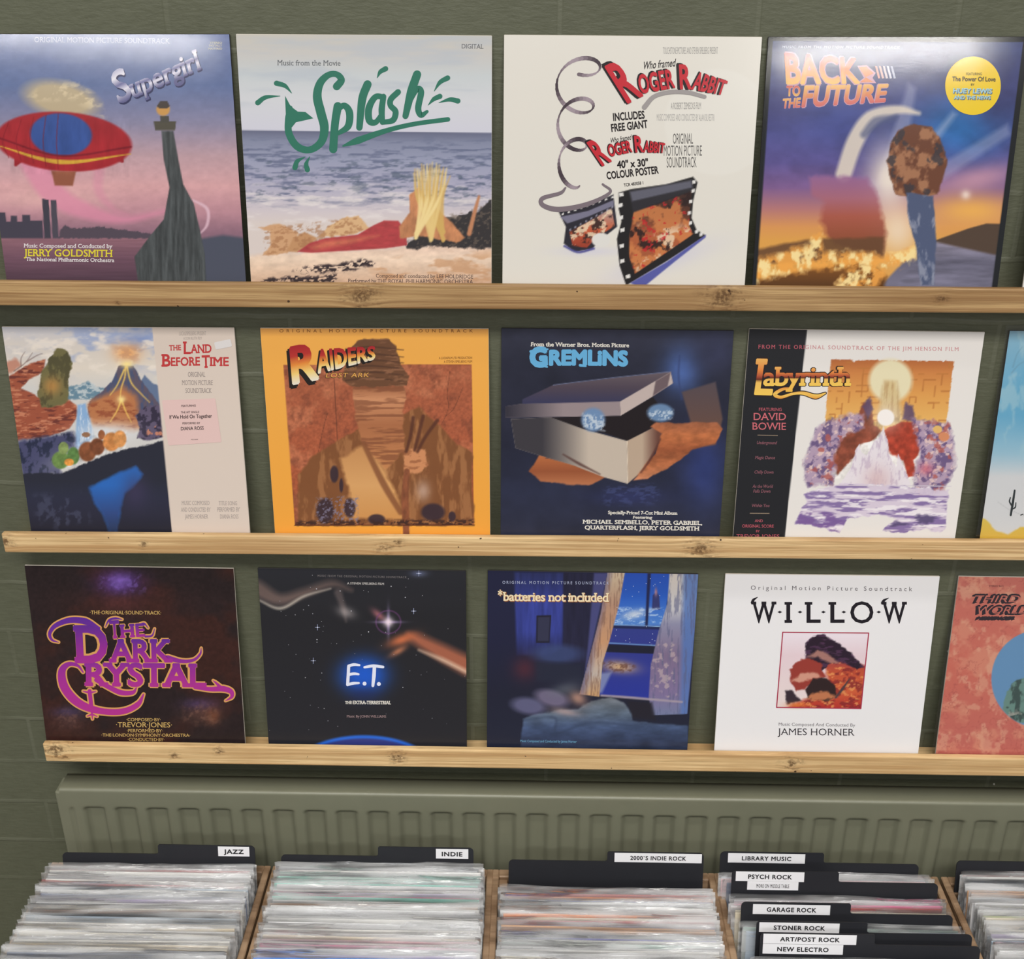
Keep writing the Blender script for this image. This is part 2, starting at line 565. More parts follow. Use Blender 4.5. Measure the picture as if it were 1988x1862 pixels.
class Ink:
    """collects flat printed shapes for one part, drawn in the cover's own drawing coordinates"""

    def __init__(self, to_mm, lift=0.0003):
        self.to_mm, self.lift = to_mm, lift
        self.V, self.F, self.C = [], [], []

    def _add(self, pts, faces, cols, layer, rise=None):
        xy = self.to_mm(np.asarray(pts, float)) / 1000.0
        n = len(self.V)
        self.k = getattr(self, 'k', 0) + 1
        y = -(self.lift + layer * 0.0002 + self.k * 0.000002)
        up = np.zeros(len(pts)) if rise is None else rise
        self.V += [(p[0], y - q * 0.0000015, p[1]) for p, q in zip(xy, up)]
        self.F += [tuple(i + n for i in f) for f in faces]
        self.C += [tuple(c) for c in cols]

    def text(self, s, p0, p1, h, c, bold=0.0, serif=0.0, shear=0.0, space=1.0, layer=0, ref='cap', hfun=None, arc=0.0, shift=(0, 0), cuts=()):
        V, F = text_shape(s, bold, space, serif, ref)
        if cuts: V, F = cut_bands(V, F, cuts)
        p0, p1 = np.array(p0, float) + shift, np.array(p1, float) + shift
        d = p1 - p0
        up = np.array([d[1], -d[0]]) / np.linalg.norm(d)
        hh = h * (hfun(V[:, 0]) if hfun else 1.0)
        yy = V[:, 1] * hh + arc * (1 - (2 * V[:, 0] - 1) ** 2)
        pts = p0 + np.outer(V[:, 0], d) + np.outer(yy, up) + np.outer(shear * V[:, 1] * h, d / np.linalg.norm(d))
        self._add(pts, F, lin(ramp(c, V[:, 1])) * GAIN, layer, V[:, 2])

    def poly(self, pts, c, layer=0):
        self._add(pts, [tuple(range(len(pts)))], lin(np.tile(np.asarray(c, float), (len(pts), 1))) * GAIN, layer)

    def disc(self, x, y, rx, ry, c, layer=0, n=40):
        a = np.linspace(0, 2 * np.pi, n, endpoint=False)
        self.poly(np.stack([x + rx * np.cos(a), y + ry * np.sin(a)], 1), c, layer)

    def stroke(self, pts, w, c, layer=0, n=10, grow=0.0, grad=None):
        P = spline(pts, n)
        if np.isscalar(w): w = [w, w]
        W = np.interp(np.linspace(0, 1, len(P)), np.linspace(0, 1, len(w)), w) / 2 + grow
        T = np.gradient(P, axis=0)
        T /= np.linalg.norm(T, axis=1)[:, None] + 1e-9
        N = np.stack([-T[:, 1], T[:, 0]], 1)
        A, B = P + N * W[:, None], P - N * W[:, None]
        m = len(P)
        pts2 = np.vstack([A, B])
        F = [(i, i + 1, m + i + 1, m + i) for i in range(m - 1)]

        def cc(q):
            if grad is None: return lin(np.tile(np.asarray(c, float), (len(q), 1))) * GAIN
            return lin(ramp(grad, q[:, 1])) * GAIN
        self._add(pts2, F, cc(pts2), layer)
        for e in (0, -1):
            a = np.linspace(0, 2 * np.pi, 14, endpoint=False)
            q = P[e] + W[e] * np.stack([np.cos(a), np.sin(a)], 1)
            self._add(q, [tuple(range(14))], cc(q), layer)

    def build(self, name, mat, parent, label=None):
        if not self.V: return None
        o = mesh_obj(name, self.V, self.F, mat, parent, cols=np.clip(np.array(self.C), 0, 0.92))
        if label: o['label'] = label
        return o


# ------------------------------------------------------------------ printed pictures
def _hash(ix, iy, s):
    h = np.sin(ix * 127.1 + iy * 311.7 + s * 74.7) * 43758.5453
    return h - np.floor(h)


def vnoise(x, y, s=0):
    ix, iy = np.floor(x), np.floor(y)
    fx, fy = x - ix, y - iy
    fx, fy = fx * fx * (3 - 2 * fx), fy * fy * (3 - 2 * fy)
    a, b, c, d = _hash(ix, iy, s), _hash(ix + 1, iy, s), _hash(ix, iy + 1, s), _hash(ix + 1, iy + 1, s)
    return (a * (1 - fx) + b * fx) * (1 - fy) + (c * (1 - fx) + d * fx) * fy


def fbm(x, y, s=0, o=4):
    r, a, t = 0, 0.5, 0
    for k in range(o):
        r = r + a * vnoise(x * 2 ** k, y * 2 ** k, s + k * 13)
        t += a
        a *= 0.55
    return r / t


class Picture:
    def __init__(self, W, from_mm, n=250):
        self.n, self.W = n, W
        u = np.linspace(-W / 2, W / 2, n)
        v = np.linspace(0, W, n)
        U, Vv = np.meshgrid(u, v)
        self.loc = np.stack([U.ravel(), Vv.ravel()], 1)
        q = from_mm(self.loc * 1000)
        self.X, self.Y = q[:, 0], q[:, 1]
        self.c = np.full((n * n, 3), 128.0)

    def fill(self, c, m=None):
        self.mix(c, np.ones(len(self.X)) if m is None else m)

    def mix(self, c, m):
        c = np.asarray(c, float)
        self.c += (c - self.c) * np.clip(m, 0, 1)[:, None]

    def vg(self, stops, m=None, slope=0.0):
        self.mix(ramp([(a, b) for a, b in stops], self.Y - slope * self.X), np.ones(len(self.X)) if m is None else m)

    def pmask(self, pts, f=3.0, wob=0.0, ws=60.0):
        X, Y = self.X, self.Y
        if wob:
            X = X + wob * (fbm(X / ws, Y / ws, 3) - .5) * 2
            Y = Y + wob * (fbm(X / ws, Y / ws, 9) - .5) * 2
        P = np.array(pts, float)
        ins = np.zeros(len(X), bool)
        D = np.full(len(X), 1e9)
        for i in range(len(P)):
            a, b = P[i], P[(i + 1) % len(P)]
            cond = (a[1] > Y) != (b[1] > Y)
            if abs(b[1] - a[1]) > 1e-9:
                ins ^= cond & (X < (b[0] - a[0]) * (Y - a[1]) / (b[1] - a[1]) + a[0])
            d = b - a
            t = np.clip(((X - a[0]) * d[0] + (Y - a[1]) * d[1]) / (d @ d + 1e-9), 0, 1)
            D = np.minimum(D, np.hypot(X - a[0] - t * d[0], Y - a[1] - t * d[1]))
        return np.clip(0.5 + np.where(ins, D, -D) / (2 * f), 0, 1)

    def poly(self, pts, c, f=3.0, a=1.0, wob=0.0, ws=60.0, m=None):
        k = self.pmask(pts, f, wob, ws) * a
        if m is not None: k = k * m
        self.mix(c, k)
        return k

    def glow(self, x, y, rx, ry, c, a=1.0, rot=0.0, p=1.0):
        r = math.radians(rot)
        dx, dy = self.X - x, self.Y - y
        u, v = dx * math.cos(r) + dy * math.sin(r), -dx * math.sin(r) + dy * math.cos(r)
        self.mix(c, a * np.exp(-((u / rx) ** 2 + (v / ry) ** 2) ** p))

    def ell(self, x, y, rx, ry, c, f=0.06, a=1.0, rot=0.0):
        r = math.radians(rot)
        dx, dy = self.X - x, self.Y - y
        u, v = dx * math.cos(r) + dy * math.sin(r), -dx * math.sin(r) + dy * math.cos(r)
        self.mix(c, a * np.clip(0.5 + (1 - np.hypot(u / rx, v / ry)) / (2 * f), 0, 1))

    def line(self, pts, w, c, f=3.0, a=1.0, smooth=True):
        P = spline(pts, 8) if smooth and len(pts) > 2 else np.array(pts, float)
        if np.isscalar(w): w = [w, w]
        W = np.interp(np.linspace(0, 1, len(P)), np.linspace(0, 1, len(w)), w) / 2
        best = np.full(len(self.X), -1e9)
        for i in range(len(P) - 1):
            a0, b0 = P[i], P[i + 1]
            d = b0 - a0
            t = np.clip(((self.X - a0[0]) * d[0] + (self.Y - a0[1]) * d[1]) / (d @ d + 1e-9), 0, 1)
            best = np.maximum(best, W[i] * (1 - t) + W[i + 1] * t - np.hypot(self.X - a0[0] - t * d[0], self.Y - a0[1] - t * d[1]))
        self.mix(c, np.clip(0.5 + best / (2 * f), 0, 1) * a)

    def tex(self, sx, sy, amp, s=0, m=None, o=4):
        k = (fbm(self.X / sx, self.Y / sy, s, o) - 0.5) * 2 * amp
        self.c *= (1 + k * (1 if m is None else m))[:, None]

    def spots(self, sx, sy, lo, hi, c, s=0, a=1.0, m=None):
        k = np.clip((fbm(self.X / sx, self.Y / sy, s) - lo) / (hi - lo), 0, 1) * a
        if m is not None: k = k * m
        self.mix(c, k)

    def build(self, name, mat, parent, ink, y=-0.0002):
        n = self.n
        V = [(p[0], y, p[1]) for p in self.loc]
        idx = np.arange(n * n).reshape(n, n)
        F = np.stack([idx[:-1, :-1].ravel(), idx[:-1, 1:].ravel(), idx[1:, 1:].ravel(), idx[1:, :-1].ravel()], 1)
        F = F.tolist() + [tuple(i + n * n for i in f) for f in ink.F]
        C = np.vstack([lin(self.c) * GAIN] + ([np.array(ink.C)] if ink.C else []))
        return mesh_obj(name, V + ink.V, F, mat, parent, cols=np.clip(C, 0, 0.92))

# ------------------------------------------------------------------ the displayed sleeves
def maps(h):
    H = np.array([[h[0], h[1], h[2]], [h[3], h[4], h[5]], [h[6], h[7], 1.0]])
    Hi = np.linalg.inv(H)

    def ap(M, p):
        p = np.asarray(p, float)
        q = np.c_[p, np.ones(len(p))] @ M.T
        return q[:, :2] / q[:, 2:]
    return (lambda p: ap(H, p)), (lambda p: ap(Hi, p))


M_PRINTS = {}


def sleeve(art, pos, lean, roll, W, h, row, label, rough=0.36, edge='light', bumpy=0.02, outer=False):
    root = empty('record_sleeve', pos, Matrix.Rotation(math.radians(-lean), 3, 'X') @ Matrix.Rotation(math.radians(-roll), 3, 'Y'))
    tag(root, label, 'record sleeve', ['record sleeves on the top ledge', 'record sleeves on the middle ledge', 'record sleeves on the lowest ledge'][row])
    to_mm, from_mm = maps(h)
    L = LEDGES[row]
    zl = (L['zf'] + L['sl'] * (pos[0] - 0.19) - pos[2]) / math.cos(math.radians(lean)) + 0.0005
    bm = box_bm(-W / 2, W / 2, 0.0, 0.0032, min(zl, 0.0), W, 0.0007, 1)
    bm_obj('jacket', bm, M_EDGE_LIGHT if edge == 'light' else M_EDGE_DARK, root)
    key = (rough, bumpy)
    if key not in M_PRINTS: M_PRINTS[key] = print_mat('printed_card', rough, bumpy, 0.5 if rough < 0.3 else 0.32)
    pm = M_PRINTS[key]
    pic = Picture(W - 0.0006, from_mm)
    title, small = Ink(to_mm), Ink(to_mm, 0.00032)
    art(pic, title, small, root, to_mm, pm)
    pic.build('cover_print', pm, root, small)
    title.build('title_lettering', pm, root)
    if outer:
        s = 0.006
        verts = [(-W / 2 - s, -0.0016, 0.0), (W / 2 + s, -0.0016, 0.0), (W / 2 + s, -0.0016, W + 0.008), (-W / 2 - s, -0.0016, W + 0.008)]
        bm = box_bm(-W / 2 - s, W / 2 + s, -0.0016, -0.0012, 0.0, W + 0.0075)
        bm_obj('outer_sleeve', bm, M_OUTER, root)
    return root


def outer_mat():
    m = bpy.data.materials.new('clear_outer_sleeve')
    m.use_nodes = True
    nt = m.node_tree
    nt.nodes.clear()
    out = nd(nt, 'ShaderNodeOutputMaterial')
    tr = nd(nt, 'ShaderNodeBsdfTransparent')
    tr.inputs[0].default_value = (0.97, 0.97, 0.97, 1)
    gl = nd(nt, 'ShaderNodeBsdfGlossy')
    gl.inputs['Roughness'].default_value = 0.15
    mx = nd(nt, 'ShaderNodeMixShader')
    mx.inputs[0].default_value = 0.045
    nt.links.new(tr.outputs[0], mx.inputs[1])
    nt.links.new(gl.outputs[0], mx.inputs[2])
    nt.links.new(mx.outputs[0], out.inputs[0])
    return m


M_OUTER = outer_mat()
WHITE = (235, 232, 226)


# top row -----------------------------------------------------------------
def art_dusk(p, t, s, root, mm, pm):
    p.vg([(180, (96, 112, 160)), (480, (98, 114, 158)), (700, (140, 136, 164)), (880, (188, 156, 165)), (1050, (214, 164, 168)), (1200, (186, 138, 150)), (1320, (140, 105, 122))])
    p.glow(250, 1120, 330, 60, (228, 180, 178), .7)
    p.tex(40, 25, .05, 2)
    p.line([(180, 900), (300, 1090), (480, 1190), (700, 1240), (930, 1195)], [150, 130, 90, 40, 14], (220, 140, 168), 18, .75)
    p.line([(560, 950), (560, 1080), (640, 1180), (720, 1210)], [60, 50, 30, 10], (214, 140, 165), 14, .5)
    p.line([(1090, 1130), (1170, 1180), (1170, 1270), (1120, 1330)], [10, 18, 16, 6], (225, 190, 205), 5, .8)
    p.vg([(1340, (146, 104, 116)), (1460, (112, 80, 96)), (1580, (84, 62, 76))], np.clip((p.Y - 1340) / 6, 0, 1))
    p.tex(220, 10, .09, 5, np.clip((p.Y - 1340) / 6, 0, 1))
    p.poly([(-150, 1200), (30, 1200), (36, 1252), (60, 1252), (62, 1218), (96, 1220), (98, 1252), (126, 1252), (126, 1214), (170, 1214), (172, 1246), (240, 1246), (244, 1346), (-150, 1346)], (70, 66, 80))
    p.poly([(238, 1122), (276, 1128), (288, 1346), (252, 1346)], (66, 64, 76), 2)
    p.poly([(285, 1130), (318, 1130), (332, 1346), (298, 1346)], (78, 74, 86), 2)
    p.poly([(330, 1346), (345, 1290), (372, 1268), (400, 1292), (560, 1280), (660, 1292), (850, 1318), (1000, 1325), (1000, 1346)], (84, 74, 86), 3, 1, 9, 14)
    p.poly([(1010, 1380), (1150, 1345), (1260, 1328), (1400, 1345), (1410, 1660), (760, 1660)], (78, 82, 98), 10)
    # an airship in front of a pale cloud
    p.ell(345, 560, 205, 95, (190, 172, 140), .25, .95, 12)
    p.spots(46, 30, .45, .62, (222, 204, 170), 7, .8, p.pmask([(160, 560), (250, 480), (430, 465), (560, 560), (590, 660), (420, 560)], 25))
    p.line([(120, 870), (90, 930)], [90, 20], (150, 40, 48), 4)
    p.line([(640, 850), (690, 910)], [110, 20], (150, 40, 48), 4)
    p.ell(360, 800, 385, 168, (162, 42, 50), .03, 1, 4)
    p.ell(345, 760, 175, 120, (58, 84, 150), .05, 1, 4)
    p.line([(-20, 775), (340, 880), (740, 830)], 10, (120, 28, 40), 4)
    p.line([(-20, 820), (340, 915), (740, 870)], [4, 26, 4], (205, 160, 60), 3)
    for k in range(5):
        p.line([(330 - 70 * k, 640 + 12 * k), (320 - 76 * k, 800), (330 - 70 * k, 955 - 16 * k)], 4, (122, 30, 40), 3, .8)
    p.poly([(290, 965), (430, 968), (412, 1050), (310, 1048)], (146, 88, 68), 5)
    p.tex(36, 120, .12, 21, p.pmask([(0, 700), (740, 650), (740, 1000), (60, 980)], 6))
    # dark stone lighthouse
    tw = [(912, 740), (980, 740), (1008, 900), (1035, 1040), (1095, 1150), (1130, 1300), (1158, 1440), (1168, 1660), (790, 1660), (760, 1450), (850, 1330), (925, 1240), (958, 1060), (925, 900)]
    p.poly(tw, (74, 78, 80), 3)
    p.tex(14, 150, .35, 31, p.pmask(tw, 3))
    p.poly([(868, 684), (995, 684), (990, 736), (876, 736)], (84, 80, 70), 2)
    p.poly([(905, 655), (955, 655), (955, 690), (908, 690)], (78, 76, 70), 2)
    p.ell(922, 618, 38, 36, (200, 150, 84), .15)
    p.poly([(885, 600), (905, 572), (945, 570), (960, 600), (945, 612), (900, 612)], (74, 66, 62), 2)
    sil = [(0, (96, 96, 140)), (.35, (225, 222, 236)), (.55, (112, 112, 158)), (.8, (232, 230, 240)), (1.2, (140, 140, 180))]
    for sh, c, b, ly in (((5, 6), (52, 54, 92), .05, 0), ((0, 0), sil, .03, 1)):
        t.text('S', (672, 588), (752, 546), 172, c, b, 0.6, .18, layer=ly, shift=sh, cuts=(.35, .55, .8))
        t.text('upergirl', (748, 556), (1140, 388), 112, c, b, 0.6, .12, layer=ly, shift=sh, cuts=(.35, .55, .8))
    s.text('ORIGINAL MOTION PICTURE SOUNDTRACK', (195, 238), (960, 246), 29, (176, 182, 205), 0, .8)
    for k, (w, x, y) in enumerate((('STEREO', 1188, 247), ('DIGITALLY', 1182, 263), ('MASTERED', 1178, 280))):
        s.text(w, (x, y), (1255, y), 11, (196, 194, 160), .01, .6)
    s.text('Music Composed and Conducted by', (135, 1398), (636, 1402), 22, (226, 220, 222), .02, 1)
    s.text('JERRY GOLDSMITH', (136, 1446), (636, 1451), 39, (222, 208, 60), .02, 1)
    s.text('The National Philharmonic Orchestra', (147, 1474), (646, 1480), 20, (226, 220, 222), .02, 1)


def art_beach(p, t, s, root, mm, pm):
    p.vg([(190, (196, 192, 184)), (300, (196, 194, 192)), (420, (196, 202, 206)), (560, (206, 208, 214)), (735, (204, 204, 218))], slope=0.01)
    p.spots(420, 60, .5, .75, (178, 186, 198), 4, .6, np.clip((640 - p.Y) / 100, 0, 1))
    sea = np.clip((p.Y - 0.011 * p.X - 732) / 4, 0, 1)
    p.vg([(735, (98, 102, 128)), (790, (128, 134, 160)), (900, (150, 154, 180)), (1030, (168, 166, 190)), (1110, (190, 184, 198)), (1190, (206, 196, 202)), (1260, (214, 202, 198))], sea, slope=.011)
    wv = np.clip((p.Y - 745) / 100, 0, 1) * np.clip((1190 - p.Y) / 90, 0, 1)
    p.spots(95, 13, .52, .68, (92, 100, 130), 11, .75, wv)
    p.spots(60, 20, .58, .72, (70, 84, 104), 15, .6, np.clip((p.Y - 860) / 80, 0, 1) * np.clip((1160 - p.Y) / 60, 0, 1))
    p.spots(120, 26, .5, .7, (226, 218, 218), 17, .8, np.clip((p.Y - 1000) / 120, 0, 1) * np.clip((1330 - p.Y) / 60, 0, 1))
    sand = p.pmask([(60, 1450), (420, 1420), (900, 1400), (1100, 1390), (1510, 1330), (1510, 1700), (60, 1700)], 16, 12, 50)
    p.vg([(1380, (226, 196, 178)), (1460, (234, 208, 186)), (1600, (206, 172, 146))], sand)
    p.tex(45, 22, .10, 23, sand)
    p.spots(120, 40, .52, .66, (190, 138, 96), 27, .6, p.pmask([(800, 1500), (1100, 1440), (1500, 1420), (1500, 1600), (900, 1600)], 30))
    # boulders, an upturned canoe and dry dune grass
    p.poly([(180, 1285), (300, 1262), (365, 1295), (402, 1318), (372, 1400), (340, 1432), (205, 1444), (250, 1375), (240, 1310)], (204, 158, 118), 5, 1, 10, 30)
    p.poly([(340, 1420), (375, 1345), (440, 1310), (515, 1345), (470, 1380), (400, 1425)], (190, 142, 100), 5)
    p.poly([(518, 1340), (580, 1272), (675, 1225), (750, 1222), (815, 1290), (700, 1330)], (214, 174, 130), 4, 1, 10, 25)
    p.spots(26, 16, .5, .64, (160, 110, 74), 33, .6, p.pmask([(200, 1290), (750, 1225), (810, 1290), (360, 1420), (220, 1440)], 6))
    can = [(400, 1422), (470, 1372), (560, 1345), (740, 1325), (830, 1272), (890, 1245), (970, 1247), (1012, 1300), (1020, 1385), (900, 1402), (700, 1415), (480, 1428)]
    p.poly(can, (172, 62, 66), 4)
    p.poly([(470, 1395), (560, 1362), (740, 1342), (860, 1330), (700, 1375), (500, 1410)], (206, 120, 88), 14, .7)
    p.tex(30, 14, .12, 37, p.pmask(can, 4))
    p.poly([(1180, 1240), (1290, 1225), (1350, 1200), (1420, 1188), (1510, 1125), (1510, 1400), (1330, 1405), (1180, 1385), (1050, 1415), (1010, 1385), (1100, 1300)], (48, 44, 46), 6, 1, 22, 30)
    p.spots(18, 14, .55, .68, (110, 96, 84), 41, .6, p.pmask([(1200, 1230), (1500, 1140), (1500, 1400), (1040, 1400)], 8))
    rk = [(1028, 1100), (1082, 1062), (1135, 1130), (1250, 1235), (1345, 1340), (1300, 1372), (1110, 1335), (980, 1345), (975, 1280), (1035, 1200)]
    p.poly(rk, (190, 128, 88), 5, 1, 8, 40)
    p.tex(24, 50, .18, 43, p.pmask(rk, 5))
    for k in range(26):
        a = -0.65 + 1.3 * k / 25
        p.line([(1150 + 90 * math.sin(k * 2.1), 1330 - 30 * math.cos(k)), (1150 + 110 * a, 1120 + 20 * math.sin(k)), (1155 + 150 * a + 12 * math.sin(k * 3.3), 935 + 100 * a * a + 18 * math.sin(k * 5.1))], [16, 15, 5], [(226, 196, 128), (206, 168, 96), (236, 212, 150)][k % 3], 5, .85)
    p.line([(1370, 1320), (1400, 1200), (1425, 1110)], [26, 22, 14], (188, 128, 92), 5)
    for pts in ([(370, 1535), (480, 1500), (640, 1490), (760, 1460), (850, 1495), (700, 1525), (500, 1545)], [(180, 1590), (350, 1560), (500, 1565), (640, 1545), (610, 1600), (300, 1620)]):
        p.spots(22, 12, .42, .5, (52, 40, 44), 47, 1, p.pmask(pts, 8, 18, 30))
    G = (38, 112, 92)
    t.stroke([(622, 488), (648, 452), (622, 420), (574, 424), (528, 470), (512, 545), (532, 635), (552, 720), (535, 800), (470, 846), (398, 826), (352, 752), (350, 670), (358, 610)], [44, 40, 34, 36, 44, 50, 52, 50, 44, 38, 42, 40, 40, 30], G)
    t.poly([(330, 540), (362, 600), (402, 630), (445, 632), (490, 668), (430, 682), (392, 690), (368, 720), (335, 720), (334, 640)], G)
    t.stroke([(628, 600), (612, 700), (602, 842)], [48, 44, 46], G, 1)
    t.stroke([(622, 622), (664, 596), (694, 636), (686, 712), (632, 752)], [30, 34, 42, 40, 24], G)
    t.stroke([(796, 476), (766, 560), (750, 720)], [46, 46, 36], G, 1)
    t.stroke([(886, 548), (840, 548), (804, 610), (806, 680), (842, 690), (880, 640)], [32, 34, 40, 40, 32, 26], G)
    t.stroke([(886, 545), (876, 620), (880, 690)], [32, 36, 30], G, 1)
    t.stroke([(968, 520), (928, 560), (926, 596), (954, 630), (940, 678), (888, 690)], [34, 34, 32, 34, 34, 28], G)
    t.stroke([(1076, 420), (1042, 520), (1010, 655)], [46, 48, 34], G, 1)
    t.stroke([(1026, 590), (1074, 505), (1098, 520), (1082, 610), (1098, 650), (1132, 630)], [24, 30, 36, 36, 32, 18], G)
    t.stroke([(658, 824), (740, 794), (900, 738), (1060, 700), (1250, 674)], [10, 40, 28, 26, 26], G)
    for a, b, c in (((282, 470), (330, 485), (368, 526)), ((176, 580), (220, 550), (302, 542)), ((898, 388), (868, 406), (850, 440)), ((1248, 440), (1205, 465), (1172, 515)), ((1204, 544), (1170, 560), (1138, 594)), ((1306, 570), (1260, 562), (1198, 580)), ((386, 946), (400, 910), (444, 886)), ((456, 958), (450, 925), (470, 884))):
        t.stroke([a, b, c], [30, 24, 3], G)
    s.text('Music from the Movie', (287, 369), (643, 371), 30, (86, 90, 96), 0, .7)
    s.text('DIGITAL', (1328, 273), (1450, 275), 25, (84, 84, 88), 0, .8)
    s.text('Composed and conducted by LEE HOLDRIDGE', (843, 1567), (1392, 1573), 21, (70, 54, 54), 0, .7)
    s.text('Performed by THE ROYAL PHILHARMONIC ORCHESTRA', (686, 1596), (1392, 1602), 22, (70, 54, 54), 0, .7)


def art_ribbon(p, t, s, root, mm, pm):
    p.fill((224, 220, 212))
    p.glow(960, 1480, 300, 60, (204, 202, 222), .7, -18)
    p.glow(560, 1420, 180, 26, (208, 206, 222), .7)
    p.ell(1290, 690, 300, 300, (228, 225, 218), .03, .7)
    n = 96
    a = np.linspace(0, 1, n)
    X = 505 + (130 - 70 * a) * np.sin(a * 20) - 50 * a
    Y = 320 + 700 * a + (100 - 30 * a) * np.cos(a * 20)
    for i in range(n - 1):
        sh = 0.5 + 0.5 * math.sin(i * 0.5)
        w = 7 + 17 * abs(math.cos(a[i] * 20 + .6))
        c = [int(70 + 95 * sh), int(58 + 92 * sh), int(66 + 94 * sh)]
        t.stroke([(X[i], Y[i]), (X[i + 1], Y[i + 1])], w, c)
    t.stroke([(640, 1040), (682, 1085), (560, 1150), (400, 1182), (305, 1160), (300, 1120), (400, 1090), (430, 1060)], [12, 16, 26, 30, 26, 24, 20, 10], (124, 112, 120))
    t.stroke([(875, 605), (930, 545), (1020, 520), (1120, 522), (1215, 546)], [28, 24, 24, 24, 22], (158, 152, 152))
    # film strips
    p.poly([(392, 1198), (560, 1160), (700, 1098), (722, 1280), (640, 1345), (580, 1405), (480, 1422), (420, 1375), (432, 1282)], (44, 42, 52), 3)
    p.poly([(400, 1225), (560, 1190), (700, 1130), (704, 1160), (560, 1222), (440, 1262)], (120, 118, 140), 3)
    m = p.pmask([(452, 1310), (560, 1252), (690, 1175), (708, 1275), (600, 1345), (550, 1400), (470, 1388)], 3)
    p.vg([(1180, (176, 160, 158)), (1300, (196, 92, 60)), (1400, (150, 60, 44))], m)
    p.spots(40, 36, .48, .58, (54, 36, 34), 5, .9, m)
    p.spots(34, 30, .58, .66, (230, 206, 176), 8, .9, m)
    p.ell(630, 1355, 52, 40, (222, 220, 216), .08)
    p.line([(424, 1390), (500, 1424), (590, 1404)], 12, (86, 86, 150), 4)
    fs = [(730, 1088), (800, 1068), (1000, 1040), (1150, 998), (1176, 1030), (1152, 1130), (1142, 1230), (1170, 1298), (1222, 1330), (1000, 1475), (772, 1612), (735, 1500), (720, 1350), (746, 1250), (730, 1180)]
    p.poly(fs, (34, 32, 34), 3)
    m = p.pmask([(815, 1195), (960, 1150), (1146, 1075), (1132, 1180), (1128, 1275), (1150, 1322), (1000, 1425), (822, 1545), (790, 1450), (792, 1330)], 3)
    p.vg([(1080, (60, 40, 36)), (1220, (96, 56, 42)), (1330, (178, 96, 60)), (1520, (150, 84, 56))], m)
    p.spots(70, 70, .5, .6, (206, 128, 76), 12, .85, m)
    p.spots(60, 54, .56, .64, (228, 200, 170), 19, .9, m * np.clip((p.Y - 1250) / 60, 0, 1))
    p.spots(46, 60, .58, .66, (44, 28, 28), 24, .9, m)
    p.spots(30, 30, .66, .7, (190, 40, 44), 29, .8, m)
    p.poly([(792, 1082), (1140, 1018), (1148, 1062), (806, 1140)], (96, 96, 110), 8)
    p.poly([(800, 1140), (1146, 1060), (1146, 1075), (812, 1200)], (46, 44, 50), 6)
    p.poly([(795, 1598), (1000, 1480), (1222, 1326), (1222, 1340), (1050, 1475), (860, 1630)], (88, 92, 164), 4)
    W = (226, 224, 222)
    for x, y in ((742, 1100), (738, 1160), (740, 1230), (748, 1300), (744, 1390), (748, 1475), (780, 1562)):
        p.poly([(x - 10, y - 8), (x + 14, y - 14), (x + 16, y + 6), (x - 8, y + 12)], W, 2)
    for x, y in ((1156, 1030), (1150, 1080), (1138, 1140), (1130, 1205), (1136, 1262), (1170, 1310), (1196, 1326)):
        p.poly([(x - 9, y - 10), (x + 9, y - 14), (x + 9, y + 5), (x - 9, y + 9)], W, 2)
    for k in range(9):
        f = k / 8
        p.poly([(408 + 280 * f, 1206 - 95 * f), (420 + 280 * f, 1202 - 95 * f), (421 + 280 * f, 1212 - 95 * f), (409 + 280 * f, 1216 - 95 * f)], W, 1.5)
        p.poly([(450 + 240 * f, 1296 - 130 * f), (460 + 240 * f, 1290 - 130 * f), (461 + 240 * f, 1302 - 130 * f), (451 + 240 * f, 1306 - 130 * f)], (170, 170, 190), 1.5, .7)
    R, K = (196, 44, 56), (34, 28, 30)
    for sh, c, b, ly in (((-15, -2), K, .075, 0), ((0, 0), R, .04, 1)):
        t.text('R', (776, 580), (868, 532), 232, c, b, 0, -.08, layer=ly, shift=sh)
        t.text('OGER', (852, 528), (1050, 492), 102, c, b, 0, 0, layer=ly, shift=(sh[0] * .6, sh[1]))
        t.text('R', (1076, 500), (1142, 500), 132, c, b, 0, -.05, layer=ly, shift=sh)
        t.text('ABBIT', (1140, 502), (1322, 536), 100, c, b, 0, .1, layer=ly, shift=(sh[0] * .6, sh[1]), hfun=lambda x: 1.0 - .22 * x)
    for sh, c, b, ly in (((-9, -1), K, .075, 0), ((0, 0), R, .04, 1)):
        t.text('R', (634, 935), (690, 905), 150, c, b, 0, -.1, layer=ly, shift=sh)
        t.text('OGER', (678, 884), (808, 856), 64, c, b, 0, 0, layer=ly, shift=(sh[0] * .6, sh[1]))
        t.text('R', (824, 858), (872, 856), 88, c, b, 0, -.05, layer=ly, shift=sh)
        t.text('ABBIT', (870, 858), (988, 862), 64, c, b, 0, .05, layer=ly, shift=(sh[0] * .6, sh[1]), hfun=lambda x: 1.0 - .2 * x)
    s.text('Who framed', (866, 392), (1048, 374), 42, K, .02, 0, .25)
    s.text('Who framed', (682, 808), (800, 788), 28, K, .02, 0, .25)
    s.text('INCLUDES', (700, 682), (878, 668), 42, K, .045)
    s.text('FREE GIANT', (690, 744), (896, 720), 42, K, .045)
    s.text('40" x 30"', (722, 950), (898, 936), 40, K, .045)
    s.text('COLOUR POSTER', (664, 1012), (957, 978), 40, K, .045)
    s.text('TCR 483058 1', (760, 1054), (870, 1040), 17, K, .03)
    g = (150, 148, 146)
    s.text('TOUCHSTONE PICTURES AND STEVEN SPIELBERG PRESENT', (980, 305), (1290, 304), 38, g)
    s.text('A ROBERT ZEMECKIS FILM', (1025, 617), (1195, 615), 37, g)
